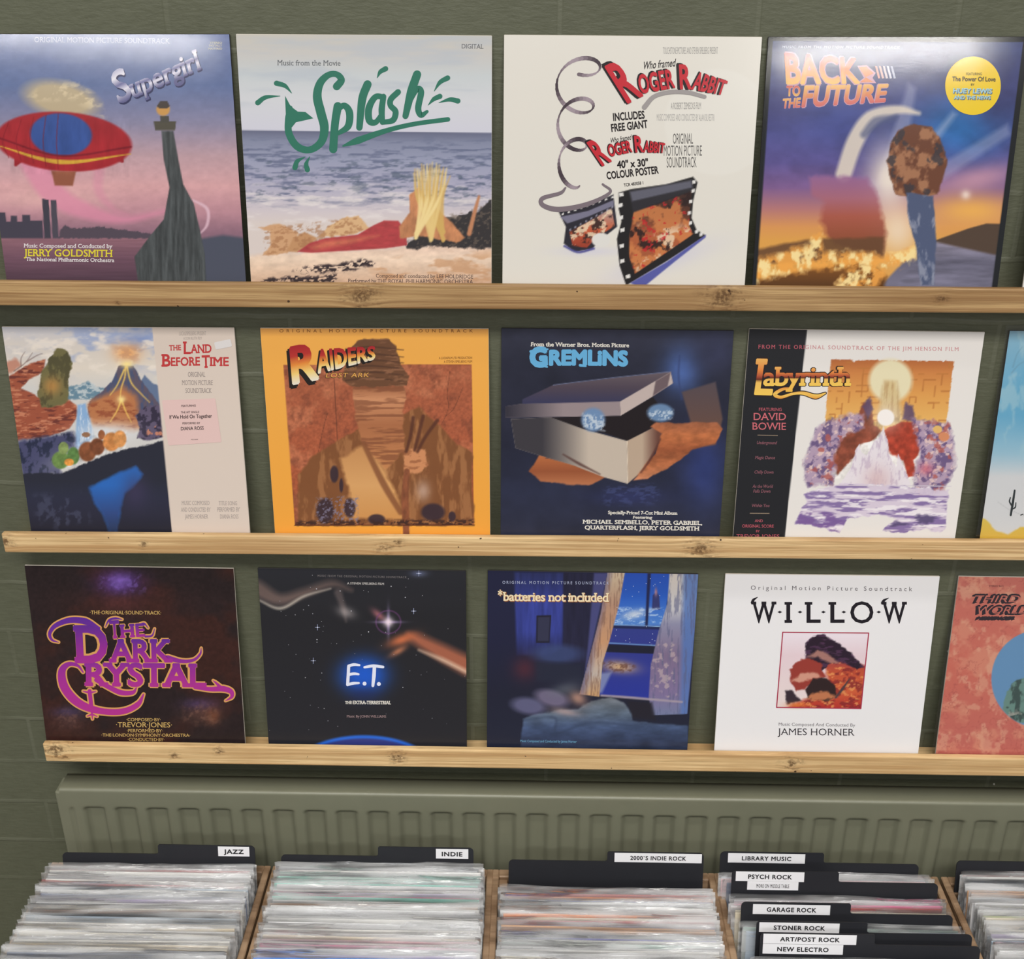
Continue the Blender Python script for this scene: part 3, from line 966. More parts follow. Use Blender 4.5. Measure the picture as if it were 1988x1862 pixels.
    s.text('MUSIC COMPOSED AND CONDUCTED BY ALAN SILVESTRI', (945, 681), (1270, 682), 37, (172, 170, 168))
    s.text('ORIGINAL', (1037, 812), (1150, 811), 58, (84, 82, 82))
    s.text('MOTION PICTURE', (985, 880), (1200, 879), 58, (96, 94, 94))
    s.text('SOUNDTRACK', (1002, 946), (1170, 944), 58, (84, 82, 82))


def art_highway(p, t, s, root, mm, pm):
    p.vg([(200, (66, 76, 116)), (420, (64, 70, 118)), (560, (72, 74, 124)), (760, (80, 82, 140)), (920, (92, 84, 142)), (1060, (128, 96, 146)), (1180, (180, 120, 120)), (1280, (216, 150, 90)), (1360, (220, 160, 80))])
    p.glow(1230, 720, 260, 170, (48, 110, 178), .95)
    p.glow(560, 600, 220, 200, (62, 78, 150), .6)
    p.glow(1420, 560, 120, 160, (58, 58, 98), .7)
    p.tex(120, 80, .14, 3, np.clip((1100 - p.Y) / 100, 0, 1))
    p.glow(1330, 1010, 240, 70, (200, 150, 170), .8, -12)
    p.glow(1300, 1190, 260, 90, (236, 176, 90), .95)
    for pts, a in (([(940, 470), (985, 500), (900, 1050), (760, 1050)], .35), ([(1190, 630), (1215, 645), (960, 1000), (900, 960)], .4), ([(1500, 700), (1520, 760), (980, 1120), (940, 1040)], .3)):
        p.poly(pts, (206, 204, 222), 16, a)
    p.glow(830, 1010, 120, 190, (238, 226, 214), .95)
    p.glow(880, 1300, 130, 150, (238, 216, 190), .9)
    p.line([(575, 985), (640, 800), (730, 670), (880, 620), (1000, 640)], [90, 96, 90, 50, 20], (222, 210, 196), 12, .9)
    p.line([(690, 760), (760, 690), (870, 660)], [40, 60, 30], (84, 92, 130), 12, .7)
    # red boulder, hills and fire along the road
    bd = [(380, 1005), (520, 990), (700, 1000), (770, 1110), (812, 1300), (790, 1450), (520, 1380), (440, 1260), (470, 1140), (400, 1100)]
    p.vg([(990, (150, 104, 150)), (1120, (168, 104, 120)), (1220, (166, 86, 72)), (1420, (120, 62, 44))], p.pmask(bd, 16, 20, 60) * .9)
    p.poly([(60, 1410), (200, 1388), (380, 1352), (560, 1345), (800, 1340), (800, 1460), (60, 1490)], (104, 72, 50), 10, .9, 8, 60)
    p.poly([(1080, 1362), (1280, 1290), (1382, 1262), (1500, 1265), (1480, 1460), (1110, 1390)], (84, 68, 58), 4)
    p.vg([(1360, (146, 140, 160)), (1480, (104, 102, 122)), (1600, (120, 118, 140))], p.pmask([(1080, 1362), (1180, 1385), (1480, 1450), (1440, 1700), (700, 1700), (980, 1410)], 8))
    p.tex(160, 26, .2, 9, p.pmask([(1080, 1362), (1480, 1450), (1440, 1700), (800, 1700)], 8))
    p.vg([(1480, (140, 88, 40)), (1600, (96, 62, 34))], p.pmask([(50, 1590), (300, 1530), (620, 1486), (700, 1470), (820, 1560), (780, 1700), (50, 1700)], 12))
    fire = np.maximum(p.pmask([(60, 1460), (180, 1440), (380, 1380), (440, 1300), (460, 1420), (700, 1420), (800, 1440), (1000, 1395), (980, 1470), (820, 1520), (700, 1500), (400, 1520), (60, 1590)], 20, 26, 40), p.pmask([(500, 1700), (560, 1560), (640, 1500), (860, 1460), (800, 1560), (740, 1700)], 16, 24, 40))
    p.spots(60, 50, .34, .52, (240, 168, 80), 13, .9, fire)
    p.spots(42, 60, .46, .62, (248, 224, 160), 17, .95, fire)
    # balanced rock on a slate pillar
    rk = [(880, 740), (960, 700), (1070, 712), (1130, 800), (1158, 900), (1140, 1020), (1102, 1100), (1000, 1122), (870, 1098), (840, 1000), (822, 905), (842, 820)]
    p.poly(rk, (110, 70, 54), 5, 1, 12, 40)
    p.spots(60, 70, .46, .6, (178, 128, 96), 21, .8, p.pmask(rk, 5, 12, 40))
    p.spots(50, 60, .56, .66, (60, 58, 66), 25, .8, p.pmask(rk, 5, 12, 40))
    pl = [(930, 1085), (1082, 1110), (1098, 1350), (1086, 1610), (1010, 1610), (985, 1400), (940, 1230)]
    p.poly(pl, (82, 92, 122), 5, 1, 6, 40)
    p.spots(40, 90, .5, .64, (160, 164, 182), 27, .7, p.pmask(pl, 5))
    p.glow(1265, 1100, 26, 26, (244, 226, 214), .8)
    K = (36, 38, 42)
    p.poly([(100, 190), (178, 190), (76, 1700), (20, 1700)], K, 2)
    p.poly([(1594, 190), (1700, 190), (1500, 1700), (1401, 1700)], K, 2)
    p.poly([(100, 190), (1700, 190), (1700, 238), (100, 232)], K, 2)
    g1 = [(-.1, (236, 196, 104)), (.45, (222, 142, 88)), (1.1, (196, 88, 88))]
    g2 = [(-.1, (212, 110, 116)), (.5, (220, 140, 96)), (1.1, (234, 190, 108))]
    for c, b, ly in (((206, 160, 178), .085, 0), (None, .045, 1)):
        t.text('BACK', (250, 470), (668, 468), 166, c or g1, b, 0, -.06, layer=ly, hfun=lambda x: 1.0 - .2 * x)
        t.text('TO', (250, 541), (330, 540), 54, c or g1, b, 0, .05, layer=ly)
        t.text('THE', (226, 611), (330, 604), 50, c or g2, b, 0, .18, layer=ly)
        t.text('FUTURE', (336, 602), (812, 572), 112, c or g2, b, 0, .22, layer=ly, hfun=lambda x: 1.0 - .18 * x)
    t.poly([(652, 372), (705, 368), (756, 412), (738, 440), (760, 470), (650, 470), (690, 440)], (206, 160, 178), 0)
    t.poly([(660, 380), (702, 376), (744, 414), (700, 436), (742, 464), (668, 464), (700, 438)], (222, 142, 96), 1)
    for k in range(5):
        x = 752 + k * 22
        t.poly([(x, 372), (x + 12, 374), (x + 30, 442), (x + 18, 444)], [(220, 160, 150), (220, 180, 176), (214, 200, 205), (206, 206, 220), (180, 184, 206)][k])
    s.text('MUSIC FROM THE MOTION PICTURE SOUNDTRACK', (226, 272), (890, 275), 14, (196, 204, 222), 0, .5, .3, 1.2)
    st, si = Ink(mm, .0006), Ink(mm, .0009)
    st.disc(1305, 484, 157, 165, (236, 202, 48), n=72)
    st.build('sticker', pm, root, 'round yellow sticker')
    si.text('FEATURING', (1266, 425), (1355, 425), 14, (90, 80, 40), .02)
    si.text('The Power Of Love', (1187, 458), (1432, 460), 25, (48, 46, 40), .03)
    si.text('BY', (1293, 484), (1313, 484), 12, (60, 56, 40), .03)
    for sh, c, b, ly in (((4, 4), (92, 110, 120), .06, 0), ((0, 0), (170, 208, 222), .045, 1)):
        si.text('HUEY LEWIS', (1190, 526), (1410, 528), 27, c, b, 0, .12, layer=ly, shift=sh)
        si.text('AND THE NEWS', (1195, 560), (1402, 561), 20, c, b, 0, .12, layer=ly, shift=sh)
    si.build('sticker_lettering', pm, root)


def art_blank(p, t, s, root, mm, pm):
    p.fill((226, 224, 220))


sleeve(art_dusk, (-0.3206, -0.045, 1.6877), 7.47, 0.143, 0.315, [0.21712, -0.021528, -120.47, 0.0010791, -0.21505, 353.24, 2.8677e-06, -4.3611e-05], 0,
       'glossy sleeve with pink and blue dusk sky and red airship, far left, top ledge', .11, 'dark', .04)
sleeve(art_beach, (0, -0.0448, 1.6888), 7.47, -0.153, 0.3139, [0.21547, -0.0064104, -165.49, 0.0021898, -0.21435, 352.12, 2.8581e-06, -4.3465e-05], 0,
       'sleeve with a beach and grey sea picture under green brush lettering', .42)
sleeve(art_ribbon, (0.3277, -0.0448, 1.6889), 7.47, -0.267, 0.3137, [0.21362, 0.0082228, -174.84, 0.0026021, -0.21338, 352.53, 2.846e-06, -4.3282e-05], 0,
       'off-white sleeve with red and black lettering and curling film strips, third on the top ledge', .2, 'light', .04)
sleeve(art_highway, (0.6518, -0.045, 1.6877), 7.47, 0.203, 0.315, [0.21188, 0.020421, -192.11, 0.00085208, -0.21271, 356.14, 2.8349e-06, -4.3112e-05], 0,
       'black-bordered glossy sleeve with a sunset road, fire and a round yellow sticker', .11, 'dark', .04)
sleeve(art_blank, (0.9986, -0.045, 1.6877), 7.47, -0.298, 0.315, [0.21038, 0.037142, -289.52, 0.0026921, -0.21195, 354.67, 2.8282e-06, -4.3011e-05], 0,
       'white sleeve cut off by the right edge of the picture on the top ledge', .4)


# middle row --------------------------------------------------------------
def quad(s, pts, c, r=0.0, layer=0):
    """a sheet with its corners rounded off by the fraction r"""
    P = np.array(pts, float)
    out = []
    for i in range(4):
        a, b, d = P[i - 1], P[i], P[(i + 1) % 4]
        if r:
            for k in range(5):
                f = k / 4
                u, v = b + (a - b) * r * (1 - f) ** 2, b + (d - b) * r * f ** 2
                out.append(u + v - b)
        else:
            out.append(b)
    s.poly(out, c, layer)


def art_volcano(p, t, s, root, mm, pm):
    p.vg([(120, (196, 196, 206)), (240, (214, 206, 200)), (420, (222, 212, 200)), (560, (208, 206, 204))])
    p.spots(160, 70, .5, .66, (150, 166, 206), 3, .75, np.clip((520 - p.Y) / 200, 0, 1) * np.clip((p.X - 100) / 500, 0.15, 1))
    p.glow(980, 210, 110, 60, (120, 142, 196), .7)
    p.spots(120, 60, .55, .7, (236, 226, 216), 6, .8, np.clip((500 - p.Y) / 100, 0, 1))
    p.poly([(440, 590), (490, 545), (560, 540), (622, 512), (680, 552), (790, 565), (790, 640), (440, 640)], (104, 136, 156), 5, 1, 10, 30)
    p.spots(30, 16, .52, .64, (206, 212, 214), 8, .8, p.pmask([(440, 590), (622, 515), (790, 565), (790, 640), (440, 640)], 8))
    p.poly([(960, 560), (1025, 470), (1080, 520), (1150, 560), (1150, 700), (960, 700)], (100, 118, 150), 5, 1, 8, 30)
    vol = [(842, 402), (944, 402), (990, 480), (1060, 585), (1135, 680), (1150, 860), (600, 760), (640, 650), (730, 580), (800, 500)]
    p.poly(vol, (96, 86, 102), 4, 1, 10, 40)
    p.spots(24, 90, .5, .62, (70, 84, 120), 10, .8, p.pmask(vol, 4))
    p.poly([(600, 700), (660, 640), (780, 600), (860, 540), (960, 620), (980, 700), (1000, 860), (820, 870), (660, 820)], (196, 124, 76), 22, .9, 14, 50)
    p.spots(60, 26, .5, .62, (146, 76, 52), 12, .8, p.pmask([(600, 680), (860, 620), (980, 720), (960, 860), (680, 820)], 14))
    for l in ([(890, 410), (885, 480), (860, 560), (850, 640)], [(900, 410), (930, 520), (1000, 600), (1060, 660)], [(880, 430), (830, 540), (780, 610)], [(860, 640), (830, 720), (780, 800)], [(860, 640), (890, 720), (930, 800)]):
        p.line(l, [12, 9, 5], (246, 206, 104), 5, .9)
    p.glow(860, 640, 30, 26, (250, 226, 150), .95)
    p.glow(900, 310, 95, 62, (236, 168, 104), .95)
    p.spots(50, 34, .52, .64, (196, 148, 118), 14, .6, p.pmask([(800, 260), (1020, 260), (960, 390), (850, 390)], 30))
    p.glow(900, 392, 44, 26, (252, 228, 150), .95)
    # red cliff, weathered green spire, falls
    cl = [(20, 600), (40, 520), (70, 470), (240, 372), (318, 358), (308, 445), (200, 505), (150, 560), (300, 640), (480, 640), (560, 690), (545, 765), (490, 850), (330, 905), (120, 935), (60, 930), (20, 700)]
    p.poly(cl, (158, 84, 62), 5, 1, 10, 40)
    p.spots(90, 16, .5, .6, (102, 50, 46), 16, .85, p.pmask(cl, 5))
    p.spots(60, 14, .56, .66, (206, 136, 104), 18, .8, p.pmask(cl, 5))
    p.poly([(30, 380), (110, 345), (150, 400), (70, 460), (30, 470)], (186, 120, 98), 12, .8, 14, 30)
    for l in ([(100, 440), (180, 380), (230, 310)], [(150, 405), (150, 350), (175, 305)], [(190, 372), (260, 330), (300, 315)]):
        p.line(l, [9, 4], (130, 110, 106), 3, .8)
    sp = [(300, 705), (262, 600), (290, 470), (350, 350), (410, 275), (470, 285), (512, 380), (478, 520), (486, 650), (400, 690)]
    p.poly(sp, (112, 106, 70), 5, 1, 14, 40)
    p.spots(40, 60, .5, .62, (76, 72, 50), 20, .8, p.pmask(sp, 5, 14, 40))
    p.glow(370, 545, 60, 60, (204, 144, 76), .7)
    p.poly([(548, 680), (606, 668), (640, 790), (668, 900), (600, 980), (528, 1000), (542, 800)], (138, 174, 216), 8)
    p.spots(14, 120, .48, .6, (226, 232, 240), 22, .8, p.pmask([(548, 680), (606, 668), (640, 790), (668, 900), (540, 960)], 6))
    p.glow(780, 870, 190, 60, (222, 226, 232), .9)
    dk = [(110, 940), (330, 900), (520, 870), (540, 980), (420, 1060), (440, 1170), (160, 1180)]
    p.poly(dk, (66, 68, 104), 16, .95, 16, 40)
    p.spots(26, 40, .5, .6, (34, 40, 62), 24, .8, p.pmask(dk, 10))
    rr = [(960, 760), (1030, 690), (1150, 680), (1175, 900), (1060, 930), (970, 920), (990, 840)]
    p.poly(rr, (96, 86, 112), 6, 1, 12, 40)
    p.spots(34, 30, .48, .56, (48, 42, 62), 26, .9, p.pmask(rr, 5))
    p.spots(30, 26, .6, .68, (206, 134, 108), 28, .9, p.pmask([(1040, 840), (1150, 820), (1165, 910), (1040, 900)], 8))
    p.glow(640, 1000, 260, 70, (214, 212, 214), .75, -22)
    # rounded bushes and boulders along the ridge
    for x, y, rx, ry, c in ((430, 1070, 62, 62, (108, 138, 76)), (520, 1040, 44, 62, (92, 128, 72)), (450, 985, 36, 44, (132, 152, 92)), (490, 1085, 34, 26, (220, 150, 70)), (620, 1010, 62, 70, (134, 80, 52)), (690, 975, 52, 60, (122, 72, 48)), (720, 890, 24, 34, (150, 92, 60)), (790, 940, 60, 66, (206, 136, 78)), (850, 920, 46, 60, (214, 148, 88)), (610, 890, 30, 18, (150, 110, 84))):
        p.ell(x, y, rx, ry, c, .10)
    p.tex(26, 26, .22, 30, p.pmask([(370, 1100), (440, 940), (800, 860), (900, 860), (900, 1000), (600, 1090), (420, 1140)], 10))
    dr = [(130, 1170), (300, 1160), (430, 1166), (600, 1096), (760, 1030), (900, 990), (1060, 960), (1180, 925), (1200, 1120), (1260, 1700), (200, 1700)]
    p.poly(dr, (42, 44, 58), 5, 1, 8, 18)
    p.vg([(1200, (46, 50, 72)), (1450, (44, 44, 62)), (1600, (34, 34, 46))], p.pmask(dr, 5) * np.clip((p.Y - 1220) / 120, 0, 1))
    wt = [(640, 1270), (720, 1220), (800, 1180), (880, 1150), (960, 1115), (1010, 1170), (960, 1240), (880, 1310), (850, 1420), (830, 1580), (780, 1580), (730, 1450), (660, 1350)]
    p.poly(wt, (44, 100, 182), 14, .95, 16, 50)
    p.vg([(1250, (46, 106, 190)), (1450, (52, 68, 120)), (1590, (40, 44, 64))], p.pmask(wt, 14) * .8)
    p.glow(960, 1290, 90, 120, (66, 58, 92), .6)
    p.spots(40, 50, .55, .68, (80, 84, 110), 32, .5, p.pmask([(250, 1320), (560, 1300), (640, 1500), (420, 1560), (260, 1500)], 30))
    p.poly([(1074, 100), (1700, 90), (1800, 1700), (1232, 1700)], (218, 203, 192), 2)
    R = (192, 60, 62)
    t.text('THE', (1199, 293), (1284, 290), 36, R, .03, .9)
    t.text('L', (1296, 316), (1352, 316), 84, R, .03, 1)
    t.text('AND', (1350, 312), (1500, 308), 58, R, .035, .9)
    t.text('B', (1144, 405), (1210, 405), 84, R, .035, .9)
    t.text('EFORE', (1212, 402), (1418, 398), 58, R, .035, .9)
    t.text('T', (1432, 416), (1490, 414), 86, R, .03, .9)
    t.text('IME', (1486, 402), (1622, 402), 60, R, .035, .9)
    g = (142, 130, 128)
    s.text('LUCAS/SPIELBERG PRESENT', (1270, 186), (1460, 184), 27, (168, 156, 150), -.004, .4)
    s.text('A DON BLUTH FILM', (1300, 217), (1430, 215), 20, (168, 156, 150), -.004, .4)
    for w, x0, x1, y, h in (('ORIGINAL', 1332, 1455, 479, 33), ('MOTION PICTURE', 1290, 1508, 538, 34), ('SOUNDTRACK', 1315, 1500, 594, 34)):
        s.text(w, (x0, y), (x1, y), h, g, 0, .8)
    for w, x0, x1, y in (('MUSIC COMPOSED', 1288, 1485, 1388), ('AND CONDUCTED BY', 1283, 1492, 1435), ('JAMES HORNER', 1310, 1475, 1484), ('TITLE SONG', 1550, 1680, 1390), ('PERFORMED BY', 1540, 1700, 1434), ('DIANA ROSS', 1560, 1690, 1484)):
        s.text(w, (x0, y), (x1, y), 29, (158, 146, 142), 0, .7)
    st, si = Ink(mm, .0006), Ink(mm, .0009)
    quad(st, [(1148, 646), (1526, 632), (1570, 942), (1194, 966)], (226, 194, 190), .03)
    st.build('sticker', pm, root, 'pink paper sticker')
    K = (74, 60, 62)
    for w, x0, y0, x1, y1, h, b in (('FEATURING', 1287, 692, 1388, 689, 14, .01), ('THE HIT SINGLE', 1283, 738, 1413, 735, 14, .01), ('If We Hold On Together', 1203, 777, 1503, 768, 25, .025), ('PERFORMED BY', 1295, 816, 1420, 813, 14, .01), ('DIANA ROSS', 1283, 858, 1445, 853, 24, .015), ('MCA-6266', 1356, 927, 1404, 925, 7, 0)):
        si.text(w, (x0, y0), (x1, y1), h, K, b)
    si.build('sticker_lettering', pm, root)
    pr = Ink(mm, .0006)
    quad(pr, [(1517, 236), (1634, 211), (1646, 264), (1530, 287)], (224, 220, 220), .12)
    pr.build('price_sticker', pm, root, 'small faded white price sticker')


def art_desert(p, t, s, root, mm, pm):
    p.fill((238, 170, 76))
    p.vg([(130, (226, 160, 84)), (200, (240, 174, 82)), (900, (238, 168, 72)), (1650, (240, 164, 64))])
    pan = [(330, 396), (1663, 392), (1682, 1532), (410, 1534)]
    m = p.pmask(pan, 2)
    p.vg([(390, (164, 92, 64)), (800, (166, 90, 62)), (1200, (168, 88, 58)), (1530, (160, 82, 52))], m)
    p.spots(160, 150, .5, .66, (196, 122, 88), 3, .6, m)
    p.spots(70, 90, .56, .68, (120, 66, 48), 5, .5, m)
    p.tex(14, 14, .16, 7, m)
    for l in ([(1510, 440), (1490, 600), (1500, 700), (1450, 820)], [(1600, 560), (1540, 700), (1480, 760)], [(640, 740), (600, 900), (560, 1100)], [(690, 500), (705, 800), (720, 1100)]):
        p.line(l, [4, 3], (96, 54, 40), 2, .8)
    # sandstone butte with a dark cap of strata
    sl = [(430, 1180), (540, 1040), (700, 940), (840, 860), (900, 800), (1180, 740), (1290, 690), (1460, 850), (1560, 960), (1668, 1010), (1676, 1530), (430, 1530)]
    p.poly(sl, (126, 80, 48), 8, .95, 16, 70)
    p.spots(40, 140, .5, .64, (172, 118, 76), 11, .7, p.pmask(sl, 10))
    mid = [(815, 550), (1190, 540), (1196, 640), (1170, 730), (1190, 1000), (1050, 1140), (900, 980), (860, 860), (830, 700)]
    p.vg([(540, (150, 92, 62)), (640, (206, 144, 104)), (820, (170, 108, 72)), (1140, (196, 132, 84))], p.pmask(mid, 6, 18, 60))
    p.spots(220, 18, .5, .6, (120, 70, 48), 13, .6, p.pmask(mid, 6, 18, 60))
    sd = [(730, 1060), (900, 960), (1050, 1140), (1120, 1300), (1190, 1490), (780, 1490), (800, 1300)]
    p.vg([(960, (196, 140, 88)), (1250, (216, 162, 104)), (1490, (206, 146, 84))], p.pmask(sd, 14, 18, 60))
    cap = [(790, 290), (850, 225), (960, 208), (1080, 214), (1130, 270), (1150, 380), (1220, 480), (1200, 545), (1000, 552), (820, 548), (740, 500), (770, 400)]
    p.poly(cap, (108, 72, 50), 4, 1, 12, 50)
    for y in (268, 318, 360, 402, 446, 490):
        p.line([(770, y + 16), (950, y), (1180, y + 22)], [10, 13, 7], (74, 48, 36), 4, .7)
    p.spots(90, 16, .54, .66, (150, 104, 76), 17, .7, p.pmask(cap, 4))
    p.line([(900, 960), (1040, 1240), (1160, 1440)], [34, 46, 40], (128, 78, 50), 8, .8)
    p.poly([(1180, 1040), (1230, 985), (1330, 1000), (1352, 1100), (1290, 1170), (1190, 1150)], (206, 140, 96), 6, 1, 14, 30)
    p.spots(60, 24, .5, .62, (150, 92, 60), 19, .7, p.pmask([(1170, 1000), (1350, 1000), (1360, 1160), (1180, 1160)], 12))
    p.glow(1320, 1290, 50, 70, (206, 176, 160), .7)
    for l in ([(1250, 770), (1230, 900), (1200, 1010)], [(1320, 760), (1290, 880), (1260, 1000)], [(1420, 790), (1340, 900), (1280, 1010)]):
        p.line(l, [26, 22], (88, 50, 38), 6, .85)
    p.line([(1205, 1150), (1192, 1330), (1200, 1594)], [40, 52, 46], (136, 80, 54), 4)
    p.tex(16, 60, .2, 21, p.pmask([(1170, 1150), (1230, 1150), (1230, 1594), (1170, 1594)], 4))
    for x, y, rx, ry in ((690, 1170, 30, 60), (625, 1430, 62, 90), (800, 1410, 40, 70), (990, 1490, 60, 36), (1390, 1440, 84, 62), (1525, 1470, 26, 36), (740, 1250, 14, 50)):
        p.ell(x, y, rx, ry, (56, 42, 52), .15, .92)
    p.spots(14, 12, .56, .64, (130, 124, 150), 23, .8, p.pmask([(560, 1340), (860, 1320), (860, 1520), (560, 1520)], 10))
    p.spots(24, 12, .46, .54, (60, 38, 34), 25, .9, p.pmask([(420, 1500), (1680, 1490), (1680, 1534), (415, 1534)], 10))
    p.line([(410, 1533), (1682, 1531)], 7, (78, 40, 30), 1.5)
    gr = [(-.05, (232, 226, 214)), (.25, (240, 206, 120)), (.5, (226, 140, 60)), (.75, (184, 52, 46)), (1.05, (164, 34, 44))]
    K = (34, 28, 26)
    for sh, c, b, ly in (((-20, 24), K, .07, 0), ((0, 0), gr, .05, 1)):
        t.text('R', (392, 528), (586, 488), 248, c, b, 0, .12, layer=ly, shift=sh, cuts=(.25, .5, .75))
        t.text('AIDERS', (574, 452), (982, 352), 150, c, b, 0, .14, layer=ly, shift=(sh[0] * .7, sh[1] * .6), cuts=(.25, .5, .75), hfun=lambda x: 1.06 - .50 * x)
    t.text('of the', (757, 432), (848, 430), 28, (150, 108, 66), .01, .6, .1)
    t.text('LOST ARK', (626, 488), (938, 486), 36, (48, 36, 30), .05, 0, .2, 1.1)
    t.text('LOST ARK', (630, 485), (936, 483), 32, (222, 164, 84), .012, 0, .2, 1.12, layer=1)
    s.text('ORIGINAL MOTION PICTURE SOUNDTRACK', (302, 165), (1672, 165), 22, (128, 78, 36), .012, 0, 0, 2.0)
    s.text('A LUCASFILM LTD PRODUCTION', (1432, 355), (1667, 353), 16, (120, 74, 36), .01)
    s.text('A STEVEN SPIELBERG FILM', (1467, 381), (1667, 379), 16, (120, 74, 36), .01)


def art_parcel(p, t, s, root, mm, pm):
    p.vg([(130, (54, 56, 74)), (400, (40, 42, 58)), (900, (38, 40, 58)), (1300, (42, 46, 68)), (1670, (46, 48, 66))])
    p.glow(1400, 440, 130, 170, (78, 106, 172), .9)
    p.glow(1640, 300, 160, 160, (58, 62, 92), .8)
    p.glow(1560, 1120, 160, 260, (52, 66, 128), .85)
    p.tex(160, 130, .14, 3)
    p.line([(1385, 330), (1378, 480), (1400, 640)], 10, (54, 66, 110), 8, .8)
    # carton with a lifted lid on rust coloured cloth
    p.vg([(500, (84, 74, 82)), (800, (100, 76, 70)), (1000, (150, 90, 60))], p.pmask([(1400, 588), (1640, 515), (1690, 780), (1640, 960), (1480, 990), (1460, 790)], 8))
    p.vg([(880, (96, 66, 54)), (1040, (184, 108, 66)), (1150, (150, 84, 54)), (1260, (190, 122, 84))], p.pmask([(318, 1150), (385, 1040), (480, 960), (612, 905), (620, 940), (440, 1060), (600, 1080), (860, 1190), (740, 1252), (400, 1224)], 6, 10, 60))
    lid = [(270, 640), (490, 538), (900, 490), (1322, 444), (1338, 524), (965, 662), (270, 680)]
    p.vg([(440, (104, 92, 98)), (560, (78, 68, 82)), (660, (58, 58, 88))], p.pmask(lid, 3))
    p.line([(490, 538), (900, 488), (1320, 444)], 5, (110, 118, 150), 3)
    m = p.pmask([(150, 690), (262, 672), (963, 655), (967, 757), (700, 762), (150, 768)], 3)
    p.mix((150, 136, 140), m)
    p.mix((52, 50, 62), m * np.clip((560 - p.X) / 400, 0, 1))
    p.poly([(962, 656), (1322, 446), (1338, 526), (1190, 622), (967, 757)], (192, 176, 172), 3)
    p.poly([(1215, 510), (1322, 448), (1300, 548), (1195, 616)], (88, 72, 80), 5, .8)
    p.poly([(470, 768), (700, 762), (967, 757), (1195, 622), (1300, 760), (1180, 850), (1012, 935), (860, 880), (700, 848)], (34, 28, 32), 3)
    m = p.pmask([(190, 780), (470, 768), (700, 850), (1012, 935), (1016, 1238), (850, 1192), (640, 1110), (385, 1035), (222, 985)], 3)
    p.mix((196, 182, 168), m)
    p.mix((54, 52, 60), m * np.clip((740 - p.X) / 330, 0, 1) * .95)
    m = p.pmask([(1012, 935), (1180, 850), (1268, 800), (1262, 900), (1200, 1030), (1095, 1170), (1016, 1238)], 3)
    p.mix((186, 164, 144), m)
    p.mix((96, 58, 50), m * np.clip((p.X - 1120) / 110, 0, 1) * .9)
    p.line([(1014, 935), (1016, 1236)], 5, (220, 206, 188), 2)
    cl = [(1058, 1212), (1130, 1120), (1215, 1020), (1262, 880), (1180, 835), (1220, 800), (1400, 810), (1500, 800), (1650, 800), (1690, 850), (1640, 950), (1480, 995), (1400, 1060), (1300, 1130), (1160, 1200)]
    p.vg([(800, (150, 92, 66)), (900, (190, 112, 70)), (1000, (150, 84, 54)), (1110, (184, 110, 72)), (1210, (200, 132, 96))], p.pmask(cl, 5, 8, 50))
    p.tex(60, 30, .22, 9, p.pmask(cl, 5))
    p.line([(1110, 1160), (1180, 1060), (1250, 920)], [8, 18, 8], (84, 48, 44), 6, .8)
    p.line([(560, 1030), (680, 1100), (820, 1170)], [10, 20, 8], (84, 56, 52), 6, .8)
    # two frosted glass balls
    p.ell(772, 785, 84, 84, (110, 140, 180), .15)
    p.spots(12, 16, .46, .6, (196, 208, 222), 13, .9, p.pmask([(700, 740), (850, 760), (855, 865), (705, 840)], 12))
    p.ell(1248, 735, 92, 64, (104, 134, 172), .15)
    p.spots(12, 14, .46, .6, (190, 204, 220), 15, .9, p.pmask([(1160, 720), (1340, 715), (1330, 780), (1180, 780)], 12))
    p.glow(1030, 1330, 250, 60, (50, 56, 104), .7)
    p.spots(40, 14, .5, .62, (72, 82, 132), 17, .5, p.pmask([(850, 1260), (1250, 1240), (1240, 1380), (850, 1390)], 20))
    B = (104, 176, 222)
    t.text('G', (322, 404), (452, 400), 124, B, .10)
    t.text('REMLiNS', (458, 394), (1020, 400), 98, B, .085, arc=4)
    for pts in ([(330, 300), (450, 284)], [(420, 400), (446, 410)], [(470, 320), (512, 300)], [(680, 398), (720, 404)]):
        t.stroke(pts, [20, 12], B)
    Wt = (226, 222, 214)
    s.text('From the Warner Bros. Motion Picture', (329, 262), (1027, 270), 27, Wt, .035, 1.2)
    s.text('Specially-Priced 7-Cut Mini Album', (878, 1452), (1370, 1458), 22, Wt, .035, 1.2)
    s.text('Featuring', (1053, 1484), (1192, 1486), 18, Wt, .035, 1.2)
    s.text('MICHAEL SEMBELLO, PETER GABRIEL,', (697, 1520), (1545, 1530), 27, Wt, .035, 1.2)
    s.text('QUARTERFLASH, JERRY GOLDSMITH', (712, 1561), (1525, 1569), 27, Wt, .035, 1.2)


